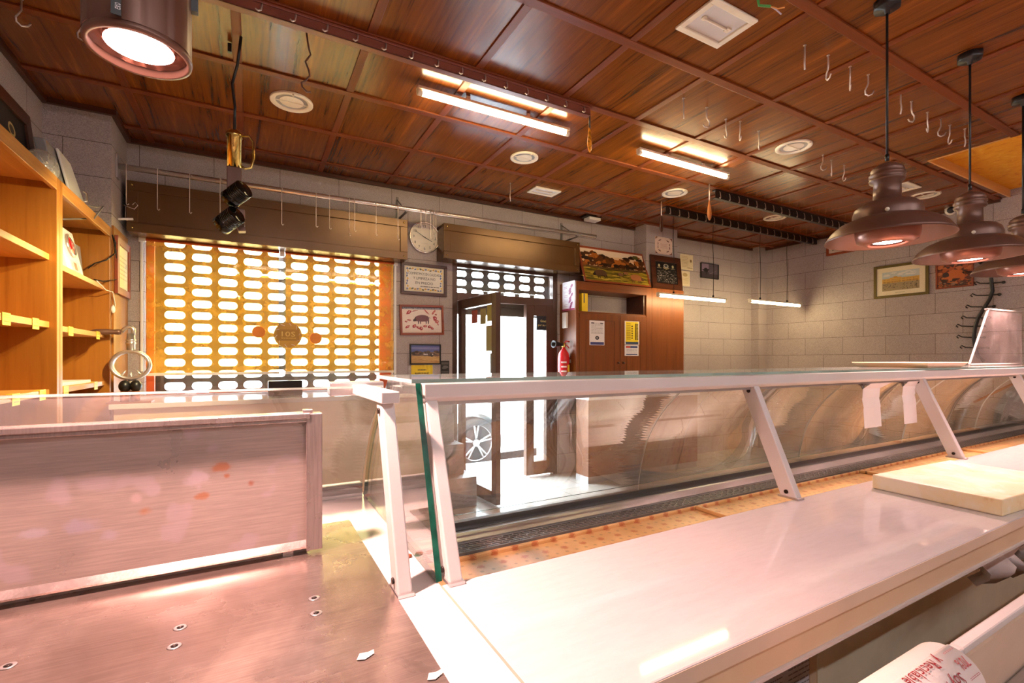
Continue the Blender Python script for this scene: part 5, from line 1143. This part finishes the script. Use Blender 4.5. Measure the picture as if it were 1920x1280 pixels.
m = MB(); m.tube([(exx, exy, exz + .5), (exx + .04, exy, exz + .53), (exx + .075, exy - .01, exz + .52)], .007, 8); m.tube([(exx, exy, exz + .49), (exx + .05, exy, exz + .475), (exx + .075, exy, exz + .45)], .006, 8); m.build('lever', 'red_paint', fe_)
m = MB(); m.lathe([(.014, 0), (.02, .02), (.036, .10), (.042, .13), (.038, .132), (.0, .06)], (exx - .03, exy - .02, exz + .485), (-1, -.1, .05), 20); m.tube([(exx, exy, exz + .485), (exx - .035, exy - .02, exz + .486)], .01, 8); m.build('horn', 'black_plastic', fe_)
pr = Print((exx + .0, exy - .0705, exz + .08), XR, ZU, .05, .2, (238, 200, 40)); pr.m = MB(); R2 = .0672
for i in range(6):
    a0 = -PI / 2 + .1 + .16 * i; a1 = a0 + .16
    pr.m.c = rgb(238, 196, 50); pr.m.poly([(exx + R2 * math.cos(a), exy + R2 * math.sin(a), z) for a, z in ((a0, exz + .08), (a1, exz + .08), (a1, exz + .26), (a0, exz + .26))])
    for j in range(5):
        pr.m.c = rgb(236, 220, 214); aa0, aa1 = a0 - 1.15, a1 - 1.17; zz = exz + .08 + .05 * j; pr.m.poly([(exx + R2 * math.cos(a), exy + R2 * math.sin(a), z) for a, z in ((aa0, zz), (aa1, zz), (aa1, zz + .018), (aa0, zz + .018))])
pr.build('instruction_label', fe_)
m = MB(); m.box((exx + .06, exy - .02, exz + .28), (UX0 - .0005, exy + .02, exz + .32)); m.build('wall_bracket', 'grey_plastic', fe_)
# pictures standing on the cabinet
def dehesa(p):
    R3 = random.Random(11)
    p.rect(0, .45, 1, 1, (236, 196, 150)); p.rect(0, .82, 1, 1, (238, 214, 186)); p.rect(0, 0, 1, .42, (150, 126, 34)); p.rect(0, .38, 1, .46, (70, 50, 24))
    for k in range(150):
        x = R3.random(); yy = .50 + R3.random() * (.30 + .10 * math.sin(x * 9)); p.ell(x, yy, .045, .06, R3.choice([(60, 34, 14), (96, 54, 18), (150, 84, 26), (44, 26, 12), (176, 100, 34), (84, 44, 14)]), 9, .35)
    for k in range(7): x = .08 + .14 * k; p.rect(x, .40, x + .012, .56, (40, 24, 14))
    for k in range(70): p.ell(R3.random(), R3.uniform(.02, .38), .06, .02, R3.choice([(176, 150, 46), (120, 104, 24), (196, 166, 60), (96, 84, 22)]), 8, .3)
    p.rect(0, .40, 1, .425, (120, 90, 40)); p.rect(0, .455, 1, .465, (110, 80, 40))
    pig(p, .24, .24, .26, (84, 58, 36), (40, 28, 20)); pig(p, .55, .26, .12, (130, 88, 60), (60, 40, 28)); pig(p, .64, .32, .11, (150, 96, 60), (80, 50, 36)); pig(p, .80, .20, .26, (176, 108, 64), (110, 66, 44), -1)
    p.ell(.86, .88, .05, .06, (86, 84, 40), 14)
framed('pig_photo', 'big framed photograph of pigs grazing under autumn oaks, leaning on the cabinet top', 'picture', (3.335, 4.345, 2.228), XR, (0, .14, .43), 1.03, .462, 'red_frame_wood', .022, dehesa, (200, 160, 100))
def board(p):
    for x in (.18, .82): p.ell(x, .82, .05, .07, (190, 176, 130), 12); p.rect(x - .1, .70, x + .1, .73, (150, 140, 110))
    p.ell(.5, .82, .12, .10, (170, 166, 150), 16); p.ell(.5, .84, .07, .06, (70, 72, 70), 12); p.poly([(.34, .76), (.5, .70), (.66, .76), (.62, .71), (.5, .66), (.38, .71)], (196, 170, 110))
    R3 = random.Random(3)
    for k in range(230): p.rect(*(lambda x, y: (x, y, x + R3.uniform(.01, .04), y + .014))(R3.uniform(.03, .93), .04 + .02 * R3.randint(0, 28)), R3.choice([(170, 160, 150), (120, 112, 104), (206, 196, 186)]))
framed('honours_board', 'black board of small silver lettering in a wide dark frame, standing before the pillar', 'framed board', (4.392, 4.345, 2.227), XR, (0, .04, .4), .53, .43, 'dark_frame_wood', .075, board, (26, 24, 24))
def orn(p):
    for sx_ in (-1, 1):
        for sy_ in (-1, 1): p.poly([(.5 + sx_ * .48, .5 + sy_ * .48), (.5 + sx_ * .30, .5 + sy_ * .48), (.5 + sx_ * .42, .5 + sy_ * .42), (.5 + sx_ * .48, .5 + sy_ * .3)], (120, 60, 50)); p.ell(.5 + sx_ * .24, .5 + sy_ * .30, .09, .03, (110, 56, 48), 10, .2, sx_ * sy_ * -.4); p.ell(.5 + sx_ * .34, .5 + sy_ * .1, .02, .09, (110, 56, 48), 9, .2)
    for k in range(4): p.rect(.3, .38 + .07 * k, .7, .395 + .07 * k, (190, 130, 116))
flat('ornate_plaque', 'pale square plaque with a dark scrolled border high on the pillar', 'plaque', (1228, 445, 1260, 477), (236, 208, 190), orn, Y=4.40)
flat('wall_certificate', 'upper of two cream certificates on the wall right of the pillar', 'certificate', (1275, 477, 1299, 506), (232, 214, 176), lambda p: (p.lines(.1, .6, .15, .9, 8, (190, 160, 110), .25), p.ell(.82, .6, .08, .1, (150, 120, 80), 10), p.lines(.55, .95, .08, .2, 1, (150, 120, 80), .3)))
flat('wall_certificate', 'lower of two cream certificates on the wall right of the pillar', 'certificate', (1275, 508, 1293, 536), (230, 212, 176), lambda p: (p.ell(.5, .75, .25, .12, (196, 168, 120), 12), p.lines(.15, .85, .15, .55, 5, (190, 160, 110), .25)))
def tree(p):
    p.rect(0, 0, 1, .45, (70, 60, 66)); p.rect(0, .45, .45, 1, (150, 128, 150)); p.rect(.45, .3, 1, 1, (96, 84, 94)); p.ell(.3, .55, .2, .14, (40, 32, 36), 12, .3); p.rect(.28, .2, .32, .5, (40, 32, 36)); p.line(.5, .3, .95, .6, .006, (130, 118, 120))
wallframe('tree_photo', 'small dark framed photograph of a lone tree, left of the right hand corner', 'picture', (1315, 494, 1348, 522), 'black_plastic', .008, tree, (110, 96, 104))

# ------------------------------------------------------------------ right wall
def plaza(p):
    R3 = random.Random(5)
    p.rect(.0, .0, 1, 1, (236, 222, 190)); x0, x1, y0, y1 = .12, .88, .16, .84
    p.rect(x0, y0, x1, y1, (170, 190, 196)); p.rect(x0, .62, x1, y1, (196, 204, 200)); p.rect(x0, y0, x1, .45, (170, 150, 110))
    for k in range(12): p.ell(R3.uniform(x0 + .08, x1 - .08), R3.uniform(.68, .80), .07, .025, (226, 222, 210), 9, .3)
    p.rect(x0, .44, x1, .60, (226, 178, 84)); p.rect(.28, .60, .52, .63, (216, 160, 70)); p.rect(.36, .63, .44, .66, (206, 150, 60))
    for k in range(26): x = x0 + .02 + (x1 - x0 - .03) * k / 26; p.rect(x, .45, x + .012, .50, (130, 96, 50)); p.rect(x, .53, x + .008, .57, (150, 110, 60))
    for k in range(70):
        x = R3.uniform(x0 + .02, x1 - .03); y = R3.uniform(y0 + .01, .42); p.rect(x, y, x + .008, y + .035, R3.choice([(60, 50, 44), (96, 80, 60), (40, 36, 36), (150, 110, 70)]))
    p.rect(.40, .07, .60, .09, (190, 176, 140))
wallframe('plaza_print', 'framed colour print of a crowded town square on the right wall', 'picture', (1638, 494, 1741, 556), 'gold_frame', .03, plaza, (236, 222, 190), X=X1, tilt=0)
def bull(p):
    R3 = random.Random(8)
    for k in range(120): p.ell(R3.random(), R3.random(), .09, .08, R3.choice([(130, 56, 26), (90, 40, 22), (176, 84, 36), (60, 30, 20), (196, 110, 56)]), 9, .35)
    p.poly([(.2, .35), (.25, .62), (.45, .75), (.7, .72), (.82, .55), (.8, .3), (.72, .18), (.68, .35), (.45, .35), (.42, .15), (.34, .15), (.33, .35)], (200, 104, 44)); p.ell(.25, .55, .10, .12, (60, 40, 36), 10, .2)
    for k in range(30): p.ell(R3.random(), R3.uniform(0, .25), .05, .03, R3.choice([(90, 60, 40), (150, 110, 80), (50, 34, 28)]), 8, .3)
wallframe('bull_photo', 'reddish framed picture of a bull behind the middle pendant lamp', 'picture', (1754, 492, 1825, 539), 'red_frame_wood', .016, bull, (150, 76, 40), X=X1)
def smallp(p): p.rect(.15, .2, .85, .8, (70, 74, 84)); p.rect(.15, .2, .85, .45, (50, 40, 36)); [p.rect(.2 + .08 * k, .3, .23 + .08 * k, .5, (150, 130, 110)) for k in range(8)]
wallframe('small_picture', 'small picture in an orange wood frame high on the right wall, partly behind a pendant', 'picture', (1549, 444, 1601, 476), 'red_frame_wood', .03, smallp, (226, 210, 190), X=X1)
ch = thing('cable_hanger', 'black curved cable run with a column of hooks on the right wall', 'cable hanger', (X1, 2.0, 1.6))
pl = [(1833, 488), (1848, 500), (1858, 520), (1861, 545), (1856, 560), (1845, 578), (1834, 596), (1828, 615), (1826, 632), (1828, 650), (1834, 668), (1845, 678)]
m = MB(); m.tube([at(px, py, X=X1 - .05) for px, py in pl], .017, 10); m.build('cable', 'black_plastic', ch)
for px, py in ((1862, 489), (1858, 507), (1882, 529), (1874, 552), (1864, 574), (1855, 595), (1845, 611), (1846, 632), (1853, 652)):
    c = at(px, py, X=X1); m = MB(); m.tube([c, c + V((-.03, 0, 0)), c + V((-.03, .09, .0)), c + V((-.045, .17, .008)), c + V((-.055, .20, .03)), c + V((-.05, .215, .012)), c + V((-.045, .20, -.004))], .006, 6); m.lathe([(.016, 0), (.014, .012)], c, (-1, 0, 0), 10); m.build('hook', 'black_plastic', ch)
t = thing('wooden_stick', 'thin wooden stick leaning on the right wall behind the case glass', 'stick', (6.8, 2.0, .9))
a, b = at(1826, 754, X=6.86), at(1915, 712, X=6.86)
m = MB(); m.tube([a, b], .012, 8); m.build('stick', 'spoon_wood', t); c = at(1896, 738, X=X1)
m = MB(); m.lathe([(.035, 0), (.035, .025), (.02, .03), (0, .031)], c, (-1, 0, 0), 16); tag(m.build('wall_socket', 'white_plastic'), 'round socket on the right wall seen through the case glass', 'socket')
m = MB(); m.tube([a + V((.0, 0, 0)), V((X1 - .001, a.y, a.z))], .006, 6); m.tube([b, V((X1 - .001, b.y, b.z))], .006, 6); m.build('support_peg', 'spoon_wood', t)

# ------------------------------------------------------------------ picture settings
vs = sc.view_settings; sc.display_settings.display_device = 'sRGB'
vs.view_transform = 'Standard'; vs.look = 'None'; vs.gamma = 1; vs.use_curve_mapping = False; vs.exposure = 1.4
cy = sc.cycles
cy.max_bounces = 10; cy.diffuse_bounces = 5; cy.glossy_bounces = 4; cy.transparent_max_bounces = 24; cy.transmission_bounces = 4; cy.sample_clamp_indirect = 8; cy.caustics_reflective = False; cy.caustics_refractive = False; cy.blur_glossy = .5
